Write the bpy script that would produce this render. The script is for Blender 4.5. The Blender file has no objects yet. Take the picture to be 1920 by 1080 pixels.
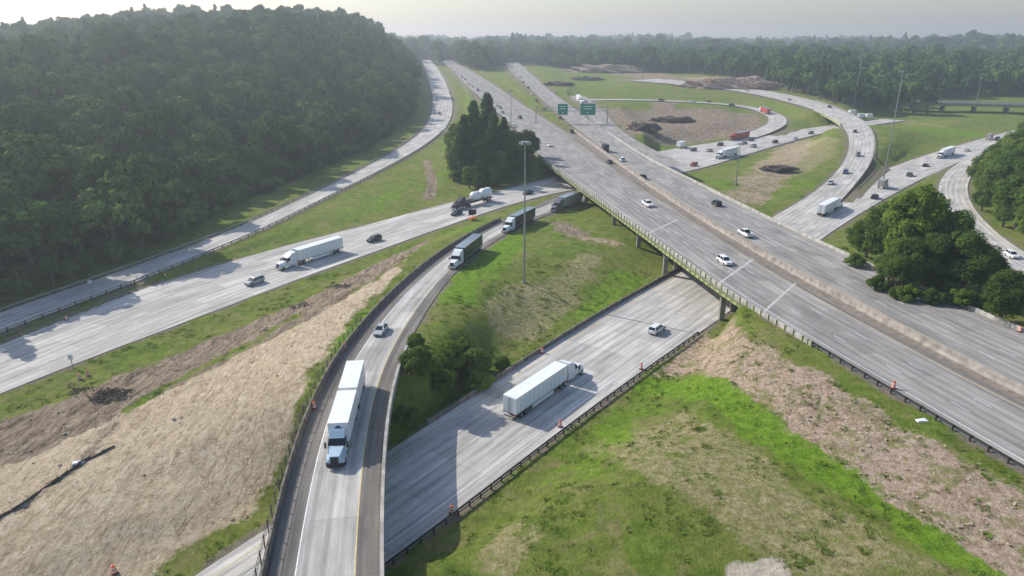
import bpy, bmesh, math, random
import numpy as np
from mathutils import Vector, Matrix
random.seed(7); np.random.seed(7)
rng=np.random.RandomState(11)
scene=bpy.context.scene
FPX=1297.0; PITCH=math.radians(19.8); CH=57.0
def P(u,v,z):
    xc=(u-960)/FPX; yc=-(v-540)/FPX
    dy=math.cos(PITCH)+yc*math.sin(PITCH); dz=-math.sin(PITCH)+yc*math.cos(PITCH)
    t=(z-CH)/dz
    return (xc*t,dy*t,z)

# ---------------------------------------------------------------- materials
def newmat(name):
    m=bpy.data.materials.new(name); m.use_nodes=True
    nt=m.node_tree; b=nt.nodes['Principled BSDF']
    return m,nt,b
def simple(name,col,rough=0.6,metal=0.0,noise=0.0,nscale=3.0):
    m,nt,b=newmat(name)
    b.inputs['Base Color'].default_value=(*col,1); b.inputs['Roughness'].default_value=rough; b.inputs['Metallic'].default_value=metal
    if noise>0:
        tc=nt.nodes.new('ShaderNodeTexCoord'); n=nt.nodes.new('ShaderNodeTexNoise'); n.inputs['Scale'].default_value=nscale; n.inputs['Detail'].default_value=5
        nt.links.new(tc.outputs['Object'],n.inputs['Vector'])
        r=nt.nodes.new('ShaderNodeValToRGB'); r.color_ramp.elements[0].position=0.3; r.color_ramp.elements[1].position=0.7
        r.color_ramp.elements[0].color=(*[c*(1-noise) for c in col],1); r.color_ramp.elements[1].color=(*[min(1,c*(1+noise)) for c in col],1)
        nt.links.new(n.outputs['Fac'],r.inputs['Fac']); nt.links.new(r.outputs['Color'],b.inputs['Base Color'])
    return m

# ---------------------------------------------------------------- mesh builder
class MB:
    def __init__(s): s.v=[]; s.f=[]; s.m=[]; s.mats=[]
    def mi(s,mat):
        if mat not in s.mats: s.mats.append(mat)
        return s.mats.index(mat)
    def poly(s,pts,mat):
        n=len(s.v); s.v+= [tuple(p) for p in pts]; s.f.append(tuple(range(n,n+len(pts)))); s.m.append(s.mi(mat))
    def hexa(s,bot,top,mat,mats=None):
        n=len(s.v); s.v+=[tuple(p) for p in bot]+[tuple(p) for p in top]
        fs=[(3,2,1,0),(4,5,6,7),(0,1,5,4),(1,2,6,5),(2,3,7,6),(3,0,4,7)]
        for i,f in enumerate(fs):
            s.f.append(tuple(n+k for k in f)); s.m.append(s.mi(mats[i] if mats and mats[i] else mat))
    def box(s,x0,x1,y0,y1,z0,z1,mat,mats=None):
        s.hexa([(x0,y0,z0),(x1,y0,z0),(x1,y1,z0),(x0,y1,z0)],[(x0,y0,z1),(x1,y0,z1),(x1,y1,z1),(x0,y1,z1)],mat,mats)
    def cyl(s,p0,p1,r0,r1,mat,n=12,cap=True):
        p0=Vector(p0);p1=Vector(p1);d=(p1-p0).normalized()
        a=d.orthogonal().normalized(); b=d.cross(a)
        k=len(s.v)
        for p,r in((p0,r0),(p1,r1)):
            for i in range(n):
                t=2*math.pi*i/n; s.v.append(tuple(p+a*(r*math.cos(t))+b*(r*math.sin(t))))
        for i in range(n):
            j=(i+1)%n; s.f.append((k+i,k+j,k+n+j,k+n+i)); s.m.append(s.mi(mat))
        if cap:
            s.f.append(tuple(k+i for i in reversed(range(n)))); s.m.append(s.mi(mat))
            s.f.append(tuple(k+n+i for i in range(n))); s.m.append(s.mi(mat))
    def mesh(s,name,smooth=False):
        me=bpy.data.meshes.new(name); me.from_pydata(s.v,[],s.f)
        for m in s.mats: me.materials.append(m)
        me.polygons.foreach_set('material_index',s.m)
        if smooth: me.polygons.foreach_set('use_smooth',[True]*len(s.f))
        me.update(); return me
    def obj(s,name,parent=None,smooth=False):
        o=bpy.data.objects.new(name,s.mesh(name,smooth)); scene.collection.objects.link(o)
        if parent: o.parent=parent
        return o

# ---------------------------------------------------------------- splines / roads
def catmull(pts,step):
    pts=[np.array(p,float) for p in pts]
    if len(pts)==2: pts=[pts[0],(pts[0]+pts[1])/2,pts[1]]
    out=[]
    e=[2*pts[0]-pts[1]]+pts+[2*pts[-1]-pts[-2]]
    for i in range(1,len(e)-2):
        p0,p1,p2,p3=e[i-1:i+3]
        def tj(ti,a,b): return ti+max(np.linalg.norm(b-a),1e-6)**0.5
        t0=0;t1=tj(t0,p0,p1);t2=tj(t1,p1,p2);t3=tj(t2,p2,p3)
        n=max(2,int(np.linalg.norm(p2-p1)/step)+1)
        for t in np.linspace(t1,t2,n,endpoint=False):
            A1=(t1-t)/(t1-t0)*p0+(t-t0)/(t1-t0)*p1; A2=(t2-t)/(t2-t1)*p1+(t-t1)/(t2-t1)*p2; A3=(t3-t)/(t3-t2)*p2+(t-t2)/(t3-t2)*p3
            B1=(t2-t)/(t2-t0)*A1+(t-t0)/(t2-t0)*A2; B2=(t3-t)/(t3-t1)*A2+(t-t1)/(t3-t1)*A3
            out.append((t2-t)/(t2-t1)*B1+(t-t1)/(t2-t1)*B2)
    out.append(pts[-1]); return np.array(out)
def resample(p,step):
    d=np.r_[0,np.cumsum(np.linalg.norm(np.diff(p[:,:2],axis=0),axis=1))]
    n=max(2,int(d[-1]/step)+1); t=np.linspace(0,d[-1],n)
    return np.stack([np.interp(t,d,p[:,k]) for k in range(p.shape[1])],1)
def smooth(a,w):
    if len(a)<2*w+3: return a
    k=np.ones(2*w+1)/(2*w+1)
    out=np.empty_like(a)
    for c in range(a.shape[1]):
        ext=np.r_[2*a[0,c]-a[1:w+1,c][::-1],a[:,c],2*a[-1,c]-a[-w-1:-1,c][::-1]]
        out[:,c]=np.convolve(ext,k,'valid')
    return out
class Road: pass
roads={}
def finish_road(name,cw,zoff):
    r=Road(); r.name=name
    cw=resample(cw,3.0); r.c=cw[:,:3]; r.w=cw[:,3]
    t=np.gradient(r.c[:,:2],axis=0); t/=np.linalg.norm(t,axis=1)[:,None]
    r.t=t; r.n=np.stack([-t[:,1],t[:,0]],1)   # left normal
    r.s=np.r_[0,np.cumsum(np.linalg.norm(np.diff(r.c[:,:2],axis=0),axis=1))]
    r.zoff=zoff; r.grade=np.ones(len(r.c),bool)
    roads[name]=r; return r
def road_edges(name,L,R,zoff=0.0,sm=5):
    l=resample(catmull([P(*p) for p in L],3),2.0); r=resample(catmull([P(*p) for p in R],3),2.0)
    rows=[]
    for p in l:
        d=np.linalg.norm(r[:,:2]-p[:2],axis=1); j=int(np.argmin(d))
        if j==0 or j==len(r)-1: continue
        rows.append([*((p+r[j])/2),d[j]])
    a=smooth(np.array(rows),sm); a=resample(a,3.0); a=smooth(a,sm)
    return finish_road(name,a,zoff)
def road_center(name,C,w,zoff=0.0):
    c=resample(catmull([P(*p) for p in C],3),3.0); c=smooth(c,4)
    return finish_road(name,np.c_[c,np.full(len(c),w)],zoff)

A=road_edges('A',[(-400,735,3),(-150,640,3),(0,585,3),(120,545,3),(250,500,3),(350,463,3),(450,425,3),(530,388,3),(600,355,3),(700,305,3),(760,270,3.5),(795,240,4.5),(808,215,6),(812,190,10),(806,160,16),(797,130,21),(790,112,24)],
 [(-400,790,3),(-150,683,3),(0,622,3),(120,578,3),(250,531,3),(350,490,3),(450,450,3),(530,412,3),(600,377,3),(700,327,3),(780,283,3.5),(830,245,4.5),(847,215,6),(848,190,10),(838,160,16),(822,130,21),(806,112,24)])
B=road_edges('B',[(-400,800,2),(0,650,2),(250,545,2),(400,500,2),(500,470,2),(650,432,2),(850,378,2),(1000,342,2),(1210,288,1.5),(1400,258,1),(1550,236,1),(1700,218,1)],
 [(-400,905,2),(0,737,2),(250,640,2),(400,585,2),(500,545,2),(700,473,2),(900,402,2),(1040,362,2),(1290,322,1.5),(1400,290,1),(1560,246,1),(1700,226,1)])
C=road_edges('C',[(150,1230,0),(340,1085,0),(530,975,0),(730,845,0),(960,695,0),(1100,605,0),(1250,520,0),(1440,412,0),(1540,365,0),(1600,342,0),(1700,303,0),(1850,258,1),(1920,240,1),(2050,215,1)],
 [(250,1420,0),(450,1250,0),(715,1075,0),(840,975,0),(1000,850,0),(1200,702,0),(1310,625,0),(1420,545,0),(1530,455,0),(1600,408,0),(1700,350,0),(1780,312,0),(1860,278,1),(1920,256,1),(2050,228,1)])
E=road_edges('E',[(462,1250,7),(495,1080,7),(530,930,7),(570,790,7),(625,680,7),(700,590,6.2),(770,520,5.2),(850,460,4.2),(940,412,3),(1010,385,2.2),(1060,362,2),(1180,330,1.8)],
 [(715,1250,7),(712,1080,7),(712,930,7),(722,790,7),(745,680,7),(790,600,6.4),(830,535,5.4),(890,478,4.3),(980,422,3),(1060,390,2.2),(1110,372,2),(1240,335,1.8)],zoff=0.012)
FL=road_edges('FL',[(2400,1160,8),(1920,883,8),(1700,752,8),(1560,668,8),(1420,585,8),(1200,430,8),(1000,283,8),(958,235,8.6),(905,190,12.5),(870,155,18),(845,130,22),(828,113,25)],
 [(2400,985,8),(1920,757,8),(1700,640,8),(1500,533,8),(1280,398,8),(1160,318,8),(1060,246,8.3),(1000,208,11),(940,168,16),(885,134,21.5),(847,113,25)])
FR=road_edges('FR',[(2400,960,8),(1920,738,8),(1700,622,8),(1500,515,8),(1280,386,8),(1140,287,8),(1060,226,9),(1010,182,14),(970,145,20),(945,117,24)],
 [(2400,815,8),(1920,625,8),(1700,530,8),(1560,468,8),(1430,406,8),(1330,356,8),(1210,295,8),(1135,246,8.4),(1085,208,11),(1040,175,15.5),(1000,143,20),(972,117,24)])
G=road_edges('G',[(1440,412,0),(1500,378,0.2),(1545,345,1),(1578,310,3),(1592,275,5),(1587,245,6.5),(1560,220,8),(1500,197,9),(1420,177,11),(1330,163,13),(1180,150,16)],
 [(1510,430,0),(1560,392,0.2),(1600,350,1),(1630,310,3),(1640,270,5),(1628,238,6.5),(1590,212,8),(1520,188,9),(1430,170,11),(1330,157,13),(1180,144,16)],zoff=0.015)
H=road_center('H',[(1100,187,12),(1180,187,11),(1300,191,9),(1400,200,6),(1447,214,4),(1458,230,3),(1430,246,2),(1380,262,1.2)],12,zoff=0.01)
K=road_center('K',[(1082,180,13),(1100,195,11.5),(1120,215,10),(1142,243,8.4),(1190,275,8),(1260,312,8)],13,zoff=-0.03)
J=road_center('J',[(1960,250,1),(1850,290,0.5),(1795,330,0.5),(1790,375,1),(1830,430,1.5),(1900,482,2),(2020,545,2),(2300,650,2)],10,zoff=-0.02)
O=road_center('O',[(1690,190,9),(1720,191,9),(1800,193,9),(1920,196,9),(2100,200,9)],14)
E.grade=E.c[:,1]>101
FL.grade=(FL.c[:,1]<122)|(FL.c[:,1]>322)
FR.grade=(FR.c[:,1]<158)|(FR.c[:,1]>335)
K.grade=K.c[:,1]>335
O.grade[:]=False
dGB=np.min(np.linalg.norm(G.c[:,None,:2]-B.c[None,:,:2],axis=2),axis=1)
G.grade=~((dGB<26)&(G.c[:,2]>4.5))

# ---------------------------------------------------------------- terrain height
def pdist(x,y,r,mask=None):
    c=r.c if mask is None else r.c[mask]; w=r.w if mask is None else r.w[mask]
    D=np.empty(len(x));I=np.empty(len(x),int)
    for i in range(0,len(x),6000):
        dx=x[i:i+6000,None]-c[None,:,0]; dy=y[i:i+6000,None]-c[None,:,1]
        d=dx*dx+dy*dy; j=np.argmin(d,axis=1); I[i:i+6000]=j; D[i:i+6000]=np.sqrt(d[np.arange(len(j)),j])
    return D,I,c,w
ctrl=[(-400,900,24),(0,1400,27),(400,1000,22),(700,900,20),(900,1500,26),(0,2500,30),(2000,2500,30),(-2000,2500,30),(0,5500,34),(3000,5500,34),(-3000,5500,34),(600,500,3),(900,400,4),(330,560,2),(200,800,16),(110,700,17),(300,900,20),(-10,60,5.5),(20,66,6),(-70,70,4),(15,40,7),(200,180,6),(170,130,6),(210,260,5),(120,480,5)]
def wnoise(x,y,s,seed=0):
    r=np.random.RandomState(seed); o=np.zeros_like(x)
    for k in range(7):
        a=r.rand()*2*math.pi; f=(0.5+r.rand()*1.3)/s; ph=r.rand()*6.28
        o+=np.sin((x*math.cos(a)+y*math.sin(a))*f*2*math.pi+ph+1.3*np.sin((x*math.sin(a)-y*math.cos(a))*f*3+ph))
    return o/7*1.6
def sgnA(x,y):
    D,I,c,w=pdist(x,y,A)
    t=A.t[I]; cr=t[:,0]*(y-c[I,1])-t[:,1]*(x-c[I,0])
    return np.where(cr>0,D,-D)
def sst(a,b,x):
    t=np.clip((x-a)/(b-a),0,1); return t*t*(3-2*t)
def Hf(x,y,sp=None,detail=True):
    x=np.asarray(x,float);y=np.asarray(y,float)
    if sp is None: sp=np.full_like(x,1.3)
    num=np.zeros_like(x);den=np.zeros_like(x);mn=np.full_like(x,1e9)
    for r in roads.values():
        if not r.grade.any(): continue
        D,I,c,w=pdist(x,y,r,r.grade)
        g=np.maximum(D-w[I]/2-1.6-1.0*sp,0.0); mn=np.minimum(mn,g)
        W=1/(g+0.12)**2.2; num+=W*c[I,2]; den+=W
    for cx,cy,cz in ctrl:
        g=np.hypot(x-cx,y-cy)+4; f=0.6 if cy<300 else 3.0
        W=f/g**2.2*6; num+=W*cz; den+=W
    z=num/den
    s=sgnA(x,y)
    Hm=np.interp(y,[0,150,300,420,520,650,800,900,1050,1300,1800],[20,24,26,31,37,43,46,47,34,10,0])
    lo=np.interp(y,[0,350,650],[12,12,5]); hi=np.interp(y,[0,350,650],[200,180,85])
    z+=Hm*sst(0,1,(s-8-lo)/(hi-lo))*(1-0.42*sst(130,520,s))*(1+0.12*wnoise(x,y,200,3))
    away=sst(0.5,9,mn)
    if detail:
        z+=away*(0.22*wnoise(x,y,17,5)+0.07*wnoise(x,y,4.2,6)+0.04*wnoise(x,y,2.3,8))
    far=sst(900,2500,np.hypot(x,y)); z+=far*(11*wnoise(x,y,800,9))
    z-=0.10+0.05*np.maximum(sp-1.3,0)
    return z
def Gp(u,v):
    z=2.0
    for _ in range(6):
        p=P(u,v,z); z=0.5*z+0.5*float(Hf([p[0]],[p[1]])[0])
    p=P(u,v,z); return (p[0],p[1],float(Hf([p[0]],[p[1]])[0]))
def axis(lo,hi,flo,fhi,st,g):
    a=list(np.arange(flo,fhi,st)); s=st; p=a[-1]
    while p<hi: s*=g; p+=s; a.append(p)
    b=[];s=st;p=flo
    while p>lo: s*=g; p-=s; b.append(p)
    return np.array(b[::-1]+a)
xs=axis(-4500,4500,-110,110,1.0,1.045); ys=axis(-300,7000,46,150,1.0,1.024)
X,Y=np.meshgrid(xs,ys); dxs=np.gradient(xs);dys=np.gradient(ys)
SP=np.maximum(*np.meshgrid(dxs,dys))
x=X.ravel();y=Y.ravel();sp=np.clip(SP.ravel(),1.3,14)
z=Hf(x,y,sp)
nx,ny=len(xs),len(ys)
# zones
def polymask(pts,soft):
    pw=np.array([Gp(*p)[:2] for p in pts])
    ins=np.zeros(len(x),bool); dm=np.full(len(x),1e9)
    n=len(pw)
    for i in range(n):
        a=pw[i];b=pw[(i+1)%n]
        c=((a[1]>y)!=(b[1]>y))&(x<(b[0]-a[0])*(y-a[1])/(b[1]-a[1]+1e-9)+a[0]); ins^=c
        ab=b-a; t=np.clip(((x-a[0])*ab[0]+(y-a[1])*ab[1])/(ab@ab+1e-9),0,1)
        dm=np.minimum(dm,np.hypot(x-a[0]-t*ab[0],y-a[1]-t*ab[1]))
    sd=np.where(ins,dm,-dm)+wnoise(x,y,soft*6,21)*soft*0.6
    return sst(-soft,soft,sd)
def linemask(pts,rad):
    pw=np.array([Gp(*p)[:2] for p in pts]); dm=np.full(len(x),1e9)
    for a,b in zip(pw[:-1],pw[1:]):
        ab=b-a; t=np.clip(((x-a[0])*ab[0]+(y-a[1])*ab[1])/(ab@ab+1e-9),0,1)
        dm=np.minimum(dm,np.hypot(x-a[0]-t*ab[0],y-a[1]-t*ab[1]))
    return 1-sst(rad*0.45,rad*1.3,dm+wnoise(x,y,rad*3,33)*rad*0.3)
straw=polymask([(-200,930),(0,870),(200,780),(400,690),(560,610),(700,530),(770,478),(740,520),(655,600),(590,690),(545,800),(510,900),(470,960),(350,1020),(200,1180),(-200,1300)],1.8)
dirt=np.maximum.reduce([polymask([(-200,880),(0,790),(160,735),(350,655),(600,550),(700,495),(810,445),(770,480),(600,590),(400,690),(200,790),(0,880),(-200,950)],1.4)*0.95,
 linemask([(-100,1010),(30,960),(140,880),(210,800)],1.1)*.7,
 linemask([(1080,128),(1180,135),(1260,150)],35)*0.9,
 polymask([(1125,203),(1300,203),(1420,212),(1440,235),(1340,262),(1240,266),(1160,245)],8)*0.95,
 linemask([(800,300),(812,350),(800,372)],2.2),
 linemask([(1250,190),(1200,250)],10),linemask([(1050,420),(1080,440)],5)*.7])
clay=np.maximum.reduce([polymask([(1310,612),(1410,630),(1540,700),(1700,790),(1920,925),(2200,1100),(2200,1300),(1900,1090),(1740,985),(1600,880),(1470,800),(1390,725),(1300,700),(1230,700)],2.2)*.9,
 linemask([(1320,147),(1440,155)],40), linemask([(1500,265),(1440,330),(1400,365)],11)*0.7,
 linemask([(1330,212),(1400,228),(1340,248)],14)*.8,
 linemask([(1150,455),(1080,440)],4)*.6, linemask([(1580,215),(1690,235)],12)*.3])
dry=np.maximum.reduce([polymask([(940,530),(1010,540),(1080,470),(1130,480),(1090,570),(1000,640),(930,640),(900,570)],3)*0.75,
 polymask([(1100,840),(1280,770),(1420,840),(1560,940),(1760,1060),(1500,1100),(1350,980),(1200,900)],3.0)*0.75,
 polymask([(860,1080),(950,960),(1020,990),(960,1120)],3)*0.6,
 linemask([(1350,280),(1250,330)],14)*0.3,polymask([(1500,250),(1580,262),(1560,300),(1450,350),(1420,320)],5)*0.8,
 linemask([(1690,225),(1780,240)],14)*.5,
 linemask([(620,620),(480,690),(300,780),(100,880)],3)*0.3])
bare=np.maximum.reduce([linemask([(1390,1076),(1450,1072)],2.0)])
greenstrip=linemask([(240,770),(330,715),(480,640),(560,590)],1.1)
straw*=1-greenstrip*.95; dirt*=1-greenstrip*.9
lush=np.maximum.reduce([linemask([(1230,725),(1310,715),(1400,780),(1500,850),(1640,930),(1760,1010),(1900,1100)],4.2)*.85,
 linemask([(1060,900),(1180,780),(1250,740)],5)*.45, linemask([(880,430),(960,450),(900,500),(830,560)],7)*0.8, linemask([(1180,520),(1100,590)],5)*0.6,
 linemask([(1650,240),(1800,245)],22)*0.6, linemask([(1350,340),(1420,370),(1500,340)],10)*0.5,linemask([(620,660),(690,590)],2.5)*.7,
 linemask([(650,400),(850,320),(860,270)],9)*.45])
sA=sgnA(x,y)
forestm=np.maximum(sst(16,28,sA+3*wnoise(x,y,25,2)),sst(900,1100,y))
verge=np.zeros_like(x)
for r in roads.values():
    if not r.grade.any(): continue
    D,I,c,w=pdist(x,y,r,r.grade); verge=np.maximum(verge,1-sst(0.2,1.0,(D-w[I]/2)/(1.5+0.6*sp)))
verge*=0.62+0.25*wnoise(x,y,20,71)
rough=np.clip(dirt+0.6*clay+0.6*straw,0,1)*(sp<2.5)
rr_=np.random.RandomState(77)
dirx,diry=0.5,0.866
along=x*dirx+y*diry; across=x*diry-y*dirx
rut=np.abs(np.sin(across*0.9+0.6*np.sin(along*.13)+wnoise(x,y,30,61)*2))
z+=rough*(0.18*wnoise(x,y,6,51)+0.13*wnoise(x,y,3.1,52)+rr_.normal(size=len(x))*0.04-0.18*(rut<.25)*dirt)
z+=np.clip(1-rough,0,1)*(sp<2.5)*(1-verge)*rr_.normal(size=len(x))*0.022
me=bpy.data.meshes.new('ground')
me.vertices.add(nx*ny); me.vertices.foreach_set('co',np.stack([x,y,z],1).astype(np.float32).ravel())
ii=np.arange(nx*ny).reshape(ny,nx)
q=np.stack([ii[:-1,:-1],ii[:-1,1:],ii[1:,1:],ii[1:,:-1]],-1).reshape(-1,4)
me.loops.add(q.size); me.loops.foreach_set('vertex_index',q.ravel().astype(np.int32))
me.polygons.add(len(q)); me.polygons.foreach_set('loop_start',np.arange(0,q.size,4,dtype=np.int32)); me.polygons.foreach_set('use_smooth',np.ones(len(q),bool))
me.update(calc_edges=True); me.validate()
ground=bpy.data.objects.new('ground',me); scene.collection.objects.link(ground)
def setattr4(name,a,b,c,d):
    at=me.attributes.new(name,'FLOAT_COLOR','POINT'); at.data.foreach_set('color',np.stack([a,b,c,d],1).astype(np.float32).ravel())
setattr4('zone_a',straw,dirt,lush,forestm); setattr4('zone_b',clay,dry,bare,np.clip(verge,0,1))
# ground material
gm,nt,bs=newmat('grass_and_soil'); N=nt.nodes.new; Lk=nt.links.new
geo=N('ShaderNodeNewGeometry')
def noise(scale,det=6,rough=0.6,vec=None,dist=0):
    n=N('ShaderNodeTexNoise'); n.inputs['Scale'].default_value=scale; n.inputs['Detail'].default_value=det; n.inputs['Roughness'].default_value=rough; n.inputs['Distortion'].default_value=dist
    Lk(vec if vec else geo.outputs['Position'],n.inputs['Vector']); return n.outputs['Fac']
def ramp(f,stops):
    r=N('ShaderNodeValToRGB'); cr=r.color_ramp
    while len(cr.elements)<len(stops): cr.elements.new(0.5)
    for e,(p,c) in zip(cr.elements,stops): e.position=p; e.color=(*c,1)
    Lk(f,r.inputs['Fac']); return r.outputs['Color']
def mix(f,a,b,typ='MIX'):
    m=N('ShaderNodeMix'); m.data_type='RGBA'; m.blend_type=typ
    if isinstance(f,float): m.inputs[0].default_value=f
    else: Lk(f,m.inputs[0])
    for s,vv in((6,a),(7,b)):
        if isinstance(vv,tuple): m.inputs[s].default_value=(*vv,1)
        else: Lk(vv,m.inputs[s])
    return m.outputs[2]
def math2(op,a,b=None,clamp=False):
    m=N('ShaderNodeMath'); m.operation=op; m.use_clamp=clamp
    for s,vv in((0,a),(1,b)):
        if vv is None: continue
        if isinstance(vv,(int,float)): m.inputs[s].default_value=vv
        else: Lk(vv,m.inputs[s])
    return m.outputs[0]
big=noise(0.05,4); mid=noise(0.35,6,0.65); fine=noise(2.2,8,0.75); mid2=noise(0.14,7,0.7,None,1.0)
grass=ramp(mid,[(0.28,(0.10,0.16,0.022)),(0.5,(0.19,0.27,0.038)),(0.72,(0.29,0.36,0.07))])
grass=mix(ramp(big,[(0.45,(0,0,0)),(0.7,(.8,.8,.8))]),grass,mix(fine,(0.21,0.245,0.045),(0.38,0.36,0.12)))
grass=mix(ramp(mid2,[(0.5,(0,0,0)),(0.64,(.8,.8,.8))]),grass,mix(fine,(0.24,0.22,0.07),(0.47,0.40,0.20)))
lushc=ramp(noise(0.6,8,.75),[(0.35,(0.13,0.24,0.022)),(0.5,(0.21,0.36,0.03)),(0.68,(0.32,0.47,0.06))])
mp=N('ShaderNodeMapping'); mp.inputs['Rotation'].default_value=(0,0,math.radians(-32)); mp.inputs['Scale'].default_value=(1,0.22,1); Lk(geo.outputs['Position'],mp.inputs['Vector'])
str1=noise(0.9,9,0.8,mp.outputs[0],1.6)
strawc=ramp(str1,[(0.32,(0.26,0.18,0.11)),(0.41,(0.60,0.455,0.30)),(0.5,(0.84,0.67,0.46)),(0.66,(0.95,0.82,0.62))])
strawc=mix(ramp(noise(0.22,7,.7,None,1.2),[(0.52,(0,0,0)),(0.66,(0.55,0.55,0.55))]),strawc,mix(fine,(0.34,0.24,0.155),(0.66,0.50,0.34)))
strawc=mix(ramp(noise(0.5,8,.75,None,.6),[(0.62,(0,0,0)),(0.7,(0.6,0.6,0.6))]),strawc,(0.27,0.27,0.09))
dirtc=ramp(noise(0.9,9,0.8,mp.outputs[0],.8),[(0.34,(0.08,0.062,0.046)),(0.45,(0.27,0.20,0.145)),(0.56,(0.50,0.395,0.285)),(0.7,(0.70,0.57,0.43))])
clayc=ramp(noise(1.0,10,0.82,None,.8),[(0.34,(0.18,0.115,0.08)),(0.43,(0.46,0.325,0.235)),(0.53,(0.68,0.52,0.39)),(0.68,(0.82,0.67,0.53))])
clayc=mix(ramp(noise(0.35,8,0.75,None,.8),[(0.5,(0,0,0)),(0.58,(.8,.8,.8))]),clayc,mix(fine,(0.19,0.22,0.05),(0.38,0.37,0.14)))
dryc=ramp(noise(1.3,9,0.8),[(0.34,(0.21,0.21,0.06)),(0.48,(0.42,0.37,0.17)),(0.64,(0.62,0.52,0.33))])
dryc=mix(ramp(noise(0.4,8,0.75,None,.8),[(0.5,(0,0,0)),(0.6,(.8,.8,.8))]),dryc,grass)
za=N('ShaderNodeAttribute'); za.attribute_name='zone_a'; zb=N('ShaderNodeAttribute'); zb.attribute_name='zone_b'
sa=N('ShaderNodeSeparateColor'); Lk(za.outputs['Color'],sa.inputs[0]); sb=N('ShaderNodeSeparateColor'); Lk(zb.outputs['Color'],sb.inputs[0])
brk=noise(0.8,9,0.78); brk2=noise(0.16,7,0.7)
def edge(m,amt=2.2):
    t=math2('SUBTRACT',math2('ADD',math2('MULTIPLY',brk,0.7),math2('MULTIPLY',brk2,0.6)),0.65)
    a=math2('ADD',m,math2('MULTIPLY',t,amt))
    a=math2('MULTIPLY',math2('SUBTRACT',a,0.36),3.5,True)
    return math2('MULTIPLY',a,math2('MULTIPLY',m,4.0,True),True)
col=mix(edge(sb.outputs[1]),grass,dryc)
col=mix(edge(sa.outputs[2],3.0),col,lushc)
col=mix(edge(sb.outputs[0],2.8),col,clayc)
col=mix(edge(sa.outputs[0]),col,strawc)
col=mix(edge(sa.outputs[1],2.8),col,dirtc)
col=mix(edge(zb.outputs['Alpha'],2.0),col,mix(fine,(0.18,0.145,0.11),(0.46,0.39,0.30)))
col=mix(edge(sb.outputs[2],0.8),col,(0.78,0.67,0.54))
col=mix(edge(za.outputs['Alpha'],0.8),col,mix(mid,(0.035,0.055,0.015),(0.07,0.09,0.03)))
fine2=noise(4.0,6,0.8); med3=noise(0.95,7,0.75,None,.5)
col=mix(0.5,col,ramp(fine2,[(0.34,(0.4,0.4,0.4)),(0.62,(1.0,1.0,1.0))]),'MULTIPLY')
col=mix(0.6,col,ramp(med3,[(0.36,(0.52,0.54,0.5)),(0.58,(1.0,1.0,1.0))]),'MULTIPLY')
Lk(col,bs.inputs['Base Color']); bs.inputs['Roughness'].default_value=0.95; bs.inputs['Specular IOR Level'].default_value=0.1
bp=N('ShaderNodeBump'); bp.inputs['Strength'].default_value=0.9; bp.inputs['Distance'].default_value=0.8
hb=math2('ADD',math2('ADD',math2('MULTIPLY',fine,0.6),math2('MULTIPLY',str1,0.6)),math2('MULTIPLY',med3,0.7)); Lk(hb,bp.inputs['Height']); Lk(bp.outputs[0],bs.inputs['Normal'])
me.materials.append(gm)

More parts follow.
